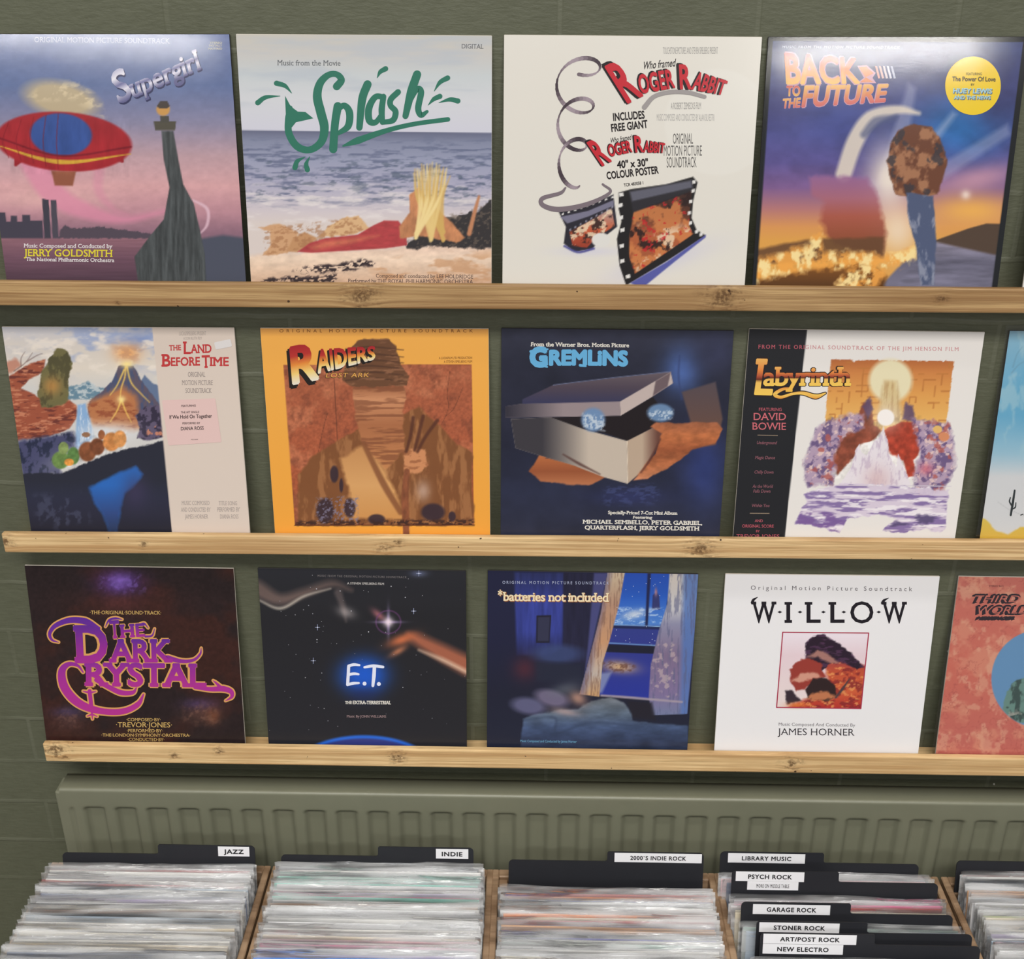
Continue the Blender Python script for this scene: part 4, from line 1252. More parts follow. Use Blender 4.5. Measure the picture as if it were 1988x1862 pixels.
def art_maze(p, t, s, root, mm, pm):
    p.fill((232, 228, 225))
    p.poly([(40, 60), (572, 60), (402, 1640), (0, 1640)], (34, 35, 40), 2)
    pan = [(724, 330), (860, 332), (872, 350), (900, 334), (1527, 342), (1510, 480), (1478, 760), (1440, 800), (680, 800), (690, 620)]
    m = p.pmask(pan, 2, 8, 18)
    p.vg([(330, (180, 104, 58)), (420, (206, 132, 72)), (560, (222, 158, 84)), (760, (234, 184, 104))], m)
    rnd = random.Random(4)
    for i in range(95):
        x, y = 700 + 40 * rnd.randint(0, 20), 350 + 38 * rnd.randint(0, 10)
        L = 40 * rnd.randint(1, 2)
        q = (x + L, y) if rnd.random() < .5 else (x, y + L * .95)
        k = (1 - (y - 330) * .00012 * 0)
        f = lambda z: (z[0] - (z[1] - 340) * .09, z[1])
        a, b = f((x, y)), f(q)
        dx, dy = b[0] - a[0], b[1] - a[1]
        ln = math.hypot(dx, dy)
        nx, ny = -dy / ln * 5, dx / ln * 5
        kk = p.pmask([(a[0] + nx, a[1] + ny), (b[0] + nx, b[1] + ny), (b[0] - nx, b[1] - ny), (a[0] - nx, a[1] - ny)], 2)
        p.mix((188, 120, 62), kk * m * .75)
    # pale sun, plume of mist, ringed hills, castle and sea of cloud
    p.ell(1112, 470, 142, 142, (232, 222, 186), .12)
    p.poly([(1070, 470), (1150, 470), (1180, 640), (1190, 760), (1030, 760), (1040, 640)], (214, 190, 140), 16, .9, 10, 40)
    p.spots(14, 160, .48, .6, (176, 136, 92), 5, .5, p.pmask([(1070, 480), (1150, 480), (1190, 740), (1030, 740)], 18))
    hl = [(800, 840), (880, 760), (925, 620), (980, 600), (1010, 760), (1060, 790), (1000, 860), (900, 900), (850, 1000), (760, 1095), (720, 1000), (690, 900)]
    p.poly(hl, (140, 74, 56), 6, 1, 14, 40)
    p.poly([(1060, 790), (1180, 740), (1300, 750), (1310, 920), (1260, 1000), (1285, 1095), (1220, 1110), (1190, 1000), (1110, 940)], (172, 66, 48), 6, 1, 14, 40)
    p.poly([(925, 640), (975, 580), (1000, 660), (960, 720)], (92, 72, 104), 8, .9, 10, 30)
    p.poly([(1190, 720), (1210, 610), (1260, 640), (1270, 740)], (92, 72, 104), 8, .9, 10, 30)
    p.tex(36, 36, .3, 7, p.pmask([(690, 700), (1310, 700), (1290, 1110), (720, 1110)], 10))
    lm = p.pmask([(580, 900), (620, 780), (680, 740), (860, 690), (940, 690), (930, 780), (800, 830), (740, 960), (740, 1150), (560, 1160), (545, 1000)], 14, 26, 40)
    rm = p.pmask([(1250, 720), (1380, 730), (1500, 760), (1520, 880), (1530, 1050), (1480, 1180), (1290, 1240), (1260, 1100), (1310, 940)], 14, 26, 40)
    for mk, sd in ((lm, 11), (rm, 15)):
        p.mix((176, 152, 178), mk * .95)
        p.spots(34, 34, .48, .58, (102, 84, 128), sd, .9, mk)
        p.spots(28, 28, .6, .68, (228, 200, 196), sd + 1, .9, mk)
        p.spots(44, 44, .6, .68, (176, 92, 86), sd + 2, .8, mk)
    p.ell(1420, 790, 30, 26, (228, 184, 110), .1)
    p.ell(1462, 838, 36, 30, (214, 140, 100), .1)
    p.glow(1345, 1050, 50, 40, (196, 100, 120), .8)
    cs = [(1065, 770), (1078, 830), (1092, 860), (1098, 950), (1150, 1040), (1160, 945), (1186, 1010), (1240, 1140), (1240, 1160), (770, 1160), (860, 1030), (880, 930), (905, 885), (925, 945), (955, 960), (1010, 860), (1040, 840)]
    p.poly(cs, (232, 224, 232), 3, 1, 6, 16)
    p.spots(18, 60, .54, .66, (190, 170, 196), 19, .6, p.pmask(cs, 3))
    p.ell(1080, 712, 56, 54, (250, 246, 244), .08)
    p.glow(1080, 712, 90, 86, (250, 240, 236), .5)
    p.glow(1025, 1120, 90, 90, (214, 184, 188), .8)
    cloud = p.pmask([(540, 1215), (760, 1150), (1040, 1150), (1300, 1170), (1500, 1190), (1480, 1320), (1480, 1440), (1440, 1470), (1330, 1440), (1200, 1470), (1060, 1450), (1150, 1380), (1030, 1350), (830, 1370), (800, 1430), (770, 1470), (700, 1450), (560, 1410), (490, 1410), (520, 1320), (560, 1260)], 4, 16, 40)
    p.mix((214, 200, 220), cloud * .9)
    p.spots(170, 22, .46, .56, (126, 104, 160), 23, .9, cloud)
    p.spots(110, 18, .58, .66, (240, 234, 240), 25, .9, cloud)
    p.spots(120, 30, .44, .56, (92, 80, 120), 27, .95, p.pmask([(1130, 1400), (1300, 1350), (1480, 1360), (1480, 1450), (1300, 1440), (1080, 1460)], 10, 14, 30) * cloud)
    p.spots(90, 40, .4, .5, (122, 92, 154), 29, .9, p.pmask([(500, 1330), (680, 1330), (860, 1370), (760, 1470), (500, 1410)], 10) * cloud)
    p.line([(740, 1158), (1510, 1162)], 4, (210, 200, 214), 1.5)
    gd = [(-.5, (236, 178, 70)), (0, (244, 202, 92)), (.33, (238, 190, 96)), (.42, (96, 36, 30)), (.52, (176, 84, 56)), (.7, (226, 134, 66)), (1.0, (236, 180, 96)), (1.4, (190, 90, 56))]
    cuts = (.2, .33, .42, .52, .7, .9)
    for c, b, ly in (((44, 30, 30), .075, 0), (None, .03, 1)):
        t.text('L', (196, 556), (336, 560), 226, c or gd, b, 1.3, .12, layer=ly, cuts=cuts)
        t.text('abyrinth', (274, 500), (852, 500), 118, c or gd, b, .9, .06, layer=ly, cuts=cuts, space=.93)
        g = 0 if ly else 6
        t.stroke([(452, 520), (398, 528), (352, 560), (392, 578), (470, 556), (540, 552), (620, 574), (684, 552)], [14, 20, 24, 20, 16, 22, 30, 8], c, ly, grow=g if c else 0, grad=None if c else [(520, (226, 150, 70)), (560, (246, 206, 100)), (590, (226, 150, 60))])
    R, R2 = (190, 92, 106), (152, 96, 108)
    s.text('FROM THE ORI', (244, 259), (546, 262), 25, R, .01, .5, 0, 1.3)
    s.text('GINAL SOUNDTRACK OF THE JIM HENSON FILM', (552, 262), (1558, 276), 25, (206, 140, 146), .006, .5, 0, 1.3)
    s.text('FEATURING', (247, 668), (397, 669), 20, R, .005, .5)
    s.text('DAVID', (213, 728), (425, 729), 46, (206, 106, 116), .005, .7)
    s.text('BOWIE', (203, 791), (425, 793), 46, (206, 106, 116), .005, .7)
    s.stroke([(240, 827), (370, 830)], 4, (160, 140, 120))
    s.stroke([(190, 1340), (315, 1341)], 4, (160, 140, 120))
    for w, x0, x1, y in (('Underground', 233, 363, 886), ('Magic Dance', 222, 352, 984), ('Chilly Down', 217, 342, 1079), ('As the World', 205, 337, 1172), ('Falls Down', 210, 322, 1204), ('Within You', 198, 315, 1299)):
        s.text(w, (x0, y), (x1, y + 1), 20, R2, .004, .4, .2)
    for w, x0, x1, y, h in (('AND', 220, 273, 1398, 18), ('ORIGINAL SCORE', 138, 345, 1433, 19), ('BY', 228, 252, 1464, 14), ('TREVOR JONES', 100, 382, 1503, 25)):
        s.text(w, (x0, y), (x1, y + 1), h, R, .005, .5)


def art_cactus(p, t, s, root, mm, pm):
    p.vg([(140, (150, 198, 224)), (400, (128, 192, 226)), (700, (112, 184, 222)), (950, (166, 208, 230)), (1100, (228, 230, 234)), (1600, (232, 232, 234))])
    p.glow(1990, 560, 70, 150, (96, 176, 216), .6)
    p.spots(60, 120, .54, .68, (178, 216, 230), 5, .6, np.clip((1000 - p.Y) / 100, 0, 1))
    m = p.pmask([(1600, 1290), (1735, 1380), (1800, 1450), (1880, 1480), (1960, 1430), (2200, 1400), (3200, 1400), (3200, 1700), (1600, 1700)], 6, 8, 40)
    p.vg([(1350, (236, 206, 90)), (1500, (238, 196, 80)), (1580, (240, 210, 110))], m)
    p.line([(1815, 1265), (1900, 1320), (2040, 1365), (2300, 1380)], 2.5, (190, 192, 196), 1.5)
    K = (44, 52, 56)
    t.stroke([(1926, 1190), (1914, 1270), (1900, 1352)], [12, 16, 14], K)
    t.stroke([(1905, 1288), (1892, 1262), (1898, 1236)], [10, 10, 7], K)
    t.stroke([(1912, 1312), (1930, 1300), (1934, 1270)], [9, 9, 6], K)
    t.stroke([(1966, 1352), (1980, 1346)], 7, K)
    for l in ([(1905, 420), (1960, 360), (2030, 330)], [(1915, 380), (1940, 300), (1975, 250)]):
        p.line(l, [10, 4], (120, 170, 200), 4, .7)


sleeve(art_volcano, (-0.3546, -0.0393, 1.3084), 6.34, 0.201, 0.3196, [0.19349, -0.021469, -158.62, 0.001691, -0.20694, 343.6, 2.4943e-06, -4.0131e-05], 1,
       'beige sleeve with an erupting volcano, waterfall and a pink paper sticker', .4)
sleeve(art_desert, (-0.003, -0.0384, 1.3177), 6.34, 0.31, 0.3117, [0.19174, -0.0077186, -185.41, 0.0012954, -0.20567, 337.31, 2.4832e-06, -3.9953e-05], 1,
       'orange sleeve with a red-brown desert butte picture, second on the middle ledge', .42)
sleeve(art_parcel, (0.3247, -0.0387, 1.3162), 6.34, -0.161, 0.3145, [0.19002, 0.007033, -180.46, 0.0028626, -0.20478, 339.89, 2.4718e-06, -3.977e-05], 1,
       'dark navy sleeve with an open pale carton and light blue title lettering', .34, 'dark')
sleeve(art_maze, (0.6594, -0.0389, 1.3155), 6.34, -0.363, 0.3166, [0.20348, 0.022661, -197.8, 0.0037961, -0.22017, 342.46, 2.6589e-06, -4.2779e-05], 1,
       'white sleeve with a black left band, gold script and an orange maze panel', .42)
sleeve(art_cactus, (1.0098, -0.0388, 1.3184), 6.34, 0.014, 0.315, [0.20254, 0.036198, -545.92, 0.0024472, -0.22018, 340.89, 2.6589e-06, -4.2779e-05], 1,
       'sky blue sleeve with a small cactus over yellow sand, right end of middle ledge', .4, 'dark', outer=True)


# lowest row --------------------------------------------------------------
def art_smoke(p, t, s, root, mm, pm):
    p.fill((40, 30, 32))
    p.spots(400, 300, .44, .66, (60, 34, 30), 3, .9)
    p.glow(960, 420, 480, 130, (66, 36, 34), .7)
    p.glow(920, 240, 170, 90, (88, 54, 136), .85)
    p.glow(915, 235, 70, 60, (124, 92, 180), .9)
    p.spots(30, 26, .52, .64, (120, 92, 176), 7, .5, p.pmask([(780, 190), (1080, 190), (1120, 300), (1000, 320), (780, 290)], 40))
    p.glow(930, 400, 120, 50, (82, 44, 44), .8)
    for x, y, rx, ry, c in ((530, 1240, 120, 40, (74, 62, 100)), (530, 1310, 110, 60, (76, 52, 50)), (1540, 1180, 130, 50, (74, 58, 100)), (1550, 1260, 140, 70, (84, 58, 52)), (1640, 1270, 50, 60, (120, 74, 54))):
        p.glow(x, y, rx, ry, c, .8)
    p.spots(36, 30, .54, .66, (110, 78, 70), 9, .45, p.pmask([(420, 1220), (640, 1230), (660, 1350), (420, 1350)], 40))
    p.spots(36, 30, .54, .66, (122, 88, 74), 10, .45, p.pmask([(1420, 1160), (1680, 1200), (1680, 1330), (1420, 1330)], 40))
    p.tex(20, 20, .18, 11)
    Gd, V, Mg = (214, 158, 96), (96, 44, 150), (168, 48, 146)
    gr = [(-.15, Mg), (.35, (152, 46, 148)), (1.15, (88, 44, 146))]
    gm = [(-.3, (176, 52, 140)), (.5, (166, 48, 148)), (1.2, (130, 46, 150))]
    for ly in (0, 1):
        g = 11 if ly == 0 else 0
        b = .10 if ly == 0 else .045
        c1, c2 = (Gd, Gd) if ly == 0 else (gr, gm)
        sg = None if ly == 0 else [(500, (92, 44, 150)), (750, (130, 46, 150)), (1000, (166, 48, 148)), (1300, (180, 52, 140))]
        t.text('T', (848, 668), (925, 664), 130, c1, b, .9, -.02, layer=ly)
        t.text('HE', (925, 664), (1120, 652), 96, c1, b, .9, -.02, layer=ly)
        t.text('D', (575, 850), (835, 850), 270, c1, b, .8, -.05, layer=ly)
        t.text('ARK', (838, 848), (1330, 848), 165, c1, b, .8, -.03, layer=ly)
        t.text('RYSTAL', (650, 1030), (1590, 1040), 168, c2, b, .8, -.02, layer=ly)
        st = lambda pts, w: t.stroke(pts, w, Gd, ly, grow=g, grad=sg)
        st([(452, 700), (400, 680), (384, 630), (430, 570), (540, 530), (660, 540), (765, 590)], [4, 18, 26, 34, 44, 50, 16])
        st([(640, 930), (600, 880), (530, 868), (478, 920), (490, 1030), (560, 1130), (660, 1196), (800, 1232), (950, 1230), (1060, 1178), (1105, 1100)], [10, 22, 34, 56, 66, 66, 58, 46, 46, 40, 10])
        st([(1290, 820), (1400, 846), (1490, 836), (1540, 790), (1548, 745)], [40, 30, 22, 16, 4])
        st([(740, 990), (830, 1040), (930, 1086), (1020, 1086), (1050, 1050)], [30, 36, 40, 32, 8])
        st([(1500, 1046), (1620, 1060), (1720, 1058), (1778, 1080), (1782, 1120), (1735, 1150)], [26, 34, 44, 36, 24, 4])
        st([(1690, 1040), (1660, 1010), (1640, 994)], [26, 14, 4])
        st([(690, 1075), (702, 1180), (712, 1290)], [30, 30, 6])
        st([(640, 1076), (690, 1086), (738, 1078)], [6, 18, 6])
        st([(672, 1268), (710, 1256), (748, 1270)], [6, 16, 6])
        st([(812, 580), (840, 530), (890, 516), (940, 524)], [4, 16, 18, 4])
        st([(1080, 560), (1110, 556), (1140, 590)], [10, 14, 4])
        st([(1120, 656), (1170, 648), (1190, 596)], [16, 14, 4])
    C = (206, 172, 104)
    s.text('\u00b7THE\u00b7ORIGINAL\u00b7SOUND\u00b7TRACK\u00b7', (692, 484), (1240, 487), 27, C, .008, .5)
    for w, x0, x1, y, h in (('\u00b7COMPOSED\u00b7BY\u00b7', 972, 1235, 1306, 23), ('\u00b7TREVOR\u00b7JONES\u00b7', 893, 1323, 1353, 38), ('\u00b7PERFORMED\u00b7BY\u00b7', 976, 1252, 1391, 23), ('\u00b7THE\u00b7LONDON\u00b7SYMPHONY\u00b7ORCHESTRA\u00b7', 782, 1463, 1425, 23), ('\u00b7CONDUCTED\u00b7BY\u00b7', 984, 1264, 1459, 23)):
        s.text(w, (x0, y), (x1, y + 2), h, C, .008, .5)


def art_stars(p, t, s, root, mm, pm):
    p.fill((40, 40, 46))
    p.vg([(130, (44, 45, 52)), (500, (38, 38, 43)), (1500, (40, 40, 46))])
    rnd = random.Random(8)
    for i in range(70):
        x, y, r = rnd.uniform(120, 1680), rnd.uniform(170, 1420), rnd.choice([2.2, 2.6, 3, 4.2])
        v = rnd.randint(120, 220)
        s.disc(x, y, r, r, (v, v, v + 10), n=6)
    for x, y in ((540, 585), (508, 842), (1320, 170), (1280, 460)):
        s.stroke([(x - 18, y), (x + 18, y)], 3, (170, 180, 220))
        s.stroke([(x, y - 22), (x, y + 22)], 3, (170, 180, 220))
        s.disc(x, y, 5, 5, (226, 230, 245), n=8)
    p.glow(1320, 172, 60, 26, (120, 130, 170), .6)
    # a dusty comet and an amber nebula plume
    p.line([(70, 285), (250, 372), (440, 318), (650, 252), (800, 300)], [120, 84, 60, 46, 6], (112, 94, 90), 30, .9)
    p.line([(80, 372), (255, 440), (440, 345), (640, 288)], [6, 20, 16, 4], (214, 204, 190), 12, .8)
    p.line([(700, 320), (740, 440), (760, 540)], [60, 40, 10], (108, 96, 96), 14, .6)
    p.glow(760, 470, 70, 40, (196, 186, 186), .55, 20)
    p.line([(1690, 880), (1500, 780), (1330, 690), (1240, 640)], [140, 120, 90, 20], (170, 100, 76), 34, .95)
    p.line([(1690, 930), (1500, 835), (1320, 760)], [30, 30, 8], (232, 200, 174), 16, .8)
    p.glow(1190, 680, 110, 40, (224, 122, 78), .85, -20)
    p.glow(1160, 770, 70, 24, (224, 140, 100), .7, -30)
    p.glow(1010, 490, 60, 26, (220, 130, 140), .6, 40)
    a = np.linspace(0, 2 * math.pi, 30)
    p.line(np.stack([1085 + 95 * np.cos(a), 545 + 88 * np.sin(a)], 1), 8, (110, 66, 118), 5, .8)
    p.glow(1085, 545, 12, 100, (170, 150, 200), .8)
    p.glow(1085, 545, 100, 10, (170, 150, 200), .8)
    p.glow(1085, 545, 36, 36, (246, 228, 240), .95)
    p.glow(895, 955, 190, 150, (34, 92, 206), .98, 0, 1.4)
    p.glow(895, 1100, 120, 60, (34, 40, 84), .5)
    p.ell(895, 1700, 560, 285, (44, 104, 214), .03)
    p.ell(895, 1706, 535, 266, (52, 60, 130), .03)
    L = (228, 232, 250)
    for pts, w in (([(780, 885), (776, 960), (772, 1026)], [24, 24, 24]), ([(780, 882), (820, 872), (862, 876)], [22, 22, 16]), ([(776, 950), (820, 942), (856, 946)], [20, 22, 16]), ([(772, 1026), (815, 1016), (858, 1014)], [22, 22, 16]), ([(902, 892), (970, 882), (1044, 890)], [18, 24, 20]), ([(978, 888), (974, 960), (966, 1034)], [26, 28, 22])):
        t.stroke(pts, w, L)
    t.disc(902, 1018, 15, 15, L)
    t.disc(1012, 1021, 15, 15, L)
    s.text('THE ', (752, 1173), (805, 1173), 20, (226, 222, 214), .04, 1.2)
    s.text('EXTRA-TERRESTRIAL', (812, 1174), (1105, 1176), 24, (226, 222, 214), .045, 1.2)
    s.text('Music By JOHN WILLIAMS', (765, 1278), (1068, 1280), 19, (166, 140, 142), .004, .7)
    s.text('MUSIC FROM THE ORIGINAL MOTION PICTURE SOUNDTRACK', (541, 196), (1226, 207), 15, (132, 126, 128), .004, .7, 0, 1.2)
    s.text('A STEVEN SPIELBERG FILM', (767, 254), (1052, 258), 15, (206, 202, 200), .02, .9)


def art_bedroom(p, t, s, root, mm, pm):
    p.fill((32, 33, 54))
    p.vg([(150, (36, 38, 66)), (700, (34, 36, 62)), (1100, (34, 36, 54)), (1560, (36, 40, 58))])
    m = p.pmask([(310, 160), (690, 165), (680, 740), (590, 800), (330, 800)], 10)
    p.vg([(160, (44, 50, 96)), (400, (56, 66, 146)), (620, (54, 64, 140)), (800, (40, 44, 84))], m)
    p.tex(24, 200, .2, 3, m)
    p.poly([(690, 165), (925, 168), (905, 700), (880, 860), (690, 850)], (38, 38, 62), 5)
    p.tex(18, 200, .16, 5, p.pmask([(690, 165), (925, 168), (880, 860), (690, 850)], 5))
    p.poly([(925, 168), (1030, 168), (900, 760), (850, 960), (880, 700)], (72, 74, 124), 8)
    p.poly([(482, 494), (596, 492), (582, 706), (478, 706)], (36, 36, 52), 3)
    p.poly([(494, 508), (584, 506), (574, 692), (490, 692)], (52, 54, 78), 3)
    p.ell(640, 790, 190, 70, (62, 76, 122), .35, .8)
    p.glow(390, 905, 90, 90, (84, 42, 54), .75)
    p.poly([(480, 850), (830, 870), (830, 1000), (480, 1000)], (40, 44, 62), 20, .8)
    win = [(1150, 160), (1520, 160), (1470, 500), (1400, 720), (1345, 1140), (960, 1105), (1010, 760), (1090, 480)]
    m = p.pmask(win, 3)
    p.vg([(160, (42, 78, 176)), (350, (44, 92, 190)), (560, (80, 130, 206)), (600, (52, 62, 136)), (800, (50, 58, 140)), (1120, (44, 56, 152))], m)
    rnd = random.Random(5)
    for i in range(34):
        x, y = rnd.uniform(1090, 1470), rnd.uniform(180, 720)
        s.disc(x, y, 3, 3, (206, 216, 236), n=6) if p is not None and x > 1160 - (y - 160) * .28 and x < 1500 - (y - 160) * .2 else None
    p.poly([(1375, 340), (1395, 320), (1402, 270), (1412, 320), (1426, 345), (1432, 450), (1368, 450)], (52, 58, 110), 3)
    p.glow(1400, 315, 10, 30, (206, 150, 160), .8)
    p.spots(30, 12, .52, .6, (190, 214, 240), 7, .7, p.pmask([(1090, 430), (1460, 440), (1440, 560), (1080, 560)], 12))
    p.glow(1230, 485, 90, 34, (206, 214, 226), .85, -12)
    p.poly([(1336, 160), (1362, 160), (1338, 580), (1316, 580)], (36, 42, 82), 3)
    p.poly([(1060, 570), (1450, 582), (1446, 604), (1056, 592)], (36, 42, 84), 3)
    p.line([(1060, 568), (1330, 574), (1450, 582)], 5, (150, 190, 226), 2)
    p.poly([(1040, 716), (1410, 730), (1400, 790), (1010, 776)], (32, 34, 52), 3)
    p.line([(1040, 706), (1410, 726)], 8, (110, 150, 206), 3)
    # moon behind a warm cloud
    p.glow(1120, 890, 130, 46, (206, 168, 124), .95, 6)
    p.spots(30, 18, .5, .62, (96, 62, 56), 9, .7, p.pmask([(990, 840), (1240, 870), (1240, 930), (1000, 930)], 16))
    p.poly([(960, 940), (1060, 930), (985, 1090), (960, 1090)], (150, 160, 190), 12, .7)
    lc = [(1030, 160), (1162, 160), (1120, 400), (1040, 700), (990, 860), (965, 1120), (812, 1100), (860, 930), (905, 760), (975, 480)]
    m = p.pmask(lc, 3)
    p.vg([(160, (204, 186, 160)), (420, (178, 140, 118)), (700, (196, 148, 112)), (950, (190, 178, 170)), (1100, (204, 162, 116))], m)
    p.mix((110, 104, 138), m * np.clip((1085 - p.X - (p.Y - 160) * .21) / 60, 0, 1) * .8)
    p.spots(10, 130, .5, .62, (128, 96, 84), 11, .6, m)
    rc = [(1506, 160), (1740, 165), (1690, 700), (1640, 1252), (1368, 1262), (1345, 1120), (1360, 880), (1420, 620), (1490, 400)]
    m = p.pmask(rc, 3)
    p.vg([(160, (206, 196, 188)), (440, (196, 194, 198)), (560, (140, 140, 168)), (800, (124, 108, 138)), (1100, (126, 112, 152)), (1250, (116, 124, 160))], m)
    p.mix((84, 116, 180), m * np.clip((p.X - 1590 + (p.Y - 160) * .02) / 40, 0, 1) * .85)
    p.spots(12, 140, .52, .64, (92, 96, 130), 13, .6, m)
    p.spots(40, 40, .58, .66, (196, 176, 176), 15, .6, p.pmask([(1370, 700), (1560, 700), (1560, 1150), (1360, 1150)], 14))
    p.line([(980, 1110), (1200, 1126), (1600, 1160)], [16, 20, 16], (164, 152, 166), 5, .9)
    p.poly([(1180, 1150), (1370, 1165), (1400, 1300), (1210, 1280)], (38, 36, 46), 12, .9)
    # quilt and pillows
    q = [(380, 1290), (480, 1255), (620, 1225), (800, 1210), (900, 1150), (1050, 1120), (1150, 1160), (1212, 1250), (1220, 1300), (1400, 1330), (1650, 1345), (1650, 1560), (360, 1500)]
    m = p.pmask(q, 8, 12, 60)
    p.vg([(1110, (108, 112, 118)), (1250, (92, 106, 126)), (1350, (68, 84, 118)), (1450, (52, 64, 94)), (1560, (40, 46, 66))], m)
    p.tex(120, 40, .25, 17, m)
    p.line([(380, 1300), (620, 1280), (640, 1400), (900, 1320), (1300, 1350)], [6, 16, 6], (50, 62, 88), 12, .6)
    p.ell(420, 1190, 130, 62, (96, 96, 130), .3, .95, 8)
    p.ell(600, 1130, 130, 60, (112, 104, 132), .3, .95, 14)
    p.glow(700, 1235, 110, 28, (176, 152, 150), .75, 10)
    p.glow(800, 1130, 70, 50, (196, 150, 130), .8, 30)
    p.glow(700, 1060, 120, 50, (110, 118, 128), .5, -14)
    s.text('ORIGINAL MOTION PICTURE SOUNDTRACK', (220, 250), (1040, 256), 22, (176, 184, 214), .012, 0, 0, 1.5)
    for c, b, ly, sh in (((150, 92, 50), .05, 0, (4, 4)), ((242, 224, 188), .028, 1, (0, 0))):
        t.text('batteries not included', (222, 380), (1038, 388), 66, c, b, 1.0, layer=ly, shift=sh, space=.95)
        t.text('*', (184, 372), (220, 372), 72, c, b, 0, layer=ly, shift=sh)
    s.text('Music Composed and Conducted by James Horner', (357, 1468), (790, 1473), 18, (108, 168, 204), .008, 0, .05)


def art_letters(p, t, s, root, mm, pm):
    p.fill((234, 233, 236))
    pan = [(505, 498), (1033, 503), (985, 967), (467, 960)]
    m = p.pmask(pan, 2)
    p.vg([(500, (236, 226, 236)), (640, (228, 206, 214)), (960, (230, 216, 214))], m)
    rd = p.pmask([(760, 700), (820, 640), (1010, 700), (1040, 690), (1000, 980), (500, 980), (600, 920), (700, 900), (780, 800)], 14, 16, 40) * m
    p.vg([(640, (146, 60, 74)), (740, (190, 82, 56)), (860, (204, 96, 60)), (960, (178, 52, 46))], rd)
    p.spots(44, 26, .52, .62, (122, 38, 44), 5, .7, rd)
    p.spots(30, 18, .6, .68, (226, 150, 90), 7, .8, rd)
    # dark crag, rust hill and a dark knoll against the red sky
    pk = [(645, 655), (640, 570), (690, 520), (760, 512), (850, 570), (930, 630), (1005, 712), (960, 725), (860, 680), (790, 690), (750, 740)]
    p.poly(pk, (44, 30, 46), 4, 1, 12, 26)
    p.spots(50, 12, .55, .64, (96, 62, 96), 9, .6, p.pmask(pk, 4))
    p.poly([(655, 650), (720, 606), (790, 636), (860, 690), (800, 690), (720, 650)], (176, 126, 116), 8, .9, 10, 20)
    hl = [(550, 730), (590, 680), (660, 655), (740, 690), (765, 770), (700, 790), (640, 850), (590, 862), (548, 800)]
    p.poly(hl, (150, 60, 52), 5, 1, 14, 26)
    p.poly([(552, 800), (620, 752), (700, 742), (750, 778), (690, 786), (610, 806)], (214, 160, 140), 8, .9, 12, 20)
    kn = [(645, 850), (690, 780), (770, 778), (820, 820), (838, 880), (790, 925), (720, 915), (660, 910)]
    p.poly(kn, (48, 34, 36), 4, 1, 10, 24)
    p.poly([(646, 905), (700, 868), (770, 860), (838, 896), (760, 915), (690, 918)], (196, 122, 84), 8, .95, 12, 20)
    p.poly([(520, 860), (560, 850), (590, 890), (620, 920), (530, 940)], (46, 34, 44), 5, .95, 8, 20)
    p.line([(915, 785), (870, 850), (830, 900)], [6, 16, 10], (76, 60, 66), 3)
    p.glow(590, 945, 60, 16, (226, 130, 60), .8)
    Rr = (168, 52, 78)
    for i in range(4):
        s.stroke([pan[i], pan[(i + 1) % 4]], 7, Rr)
    K = (32, 28, 36)
    for w, x0, x1, y0, h in (('W', 312, 466, 440, 128), ('I', 516, 562, 438, 124), ('L', 640, 738, 438, 124), ('L', 786, 885, 438, 124), ('O', 920, 1062, 441, 130), ('W', 1112, 1268, 441, 128)):
        t.text(w, (x0, y0), (x1, y0), h, K, .022 if w != 'O' else .012, 1.0)
    t.stroke([(318, 316), (326, 298), (352, 282)], [20, 16, 3], K)
    t.stroke([(1118, 318), (1128, 302), (1156, 287)], [20, 16, 3], K)
    for x in (487, 611, 755, 880, 1095):
        t.poly([(x - 15, 374), (x, 366), (x + 15, 374), (x, 382)], K)
    s.text('Original Motion Picture Soundtrack', (309, 237), (1300, 245), 26, (104, 98, 104), .004, 0, 0, 1.6)
    s.text('Music Composed And Conducted By', (480, 1072), (950, 1078), 19, (96, 92, 98), .002)
    s.text('JAMES HORNER', (473, 1129), (945, 1133), 41, (52, 48, 54), .004, .3)


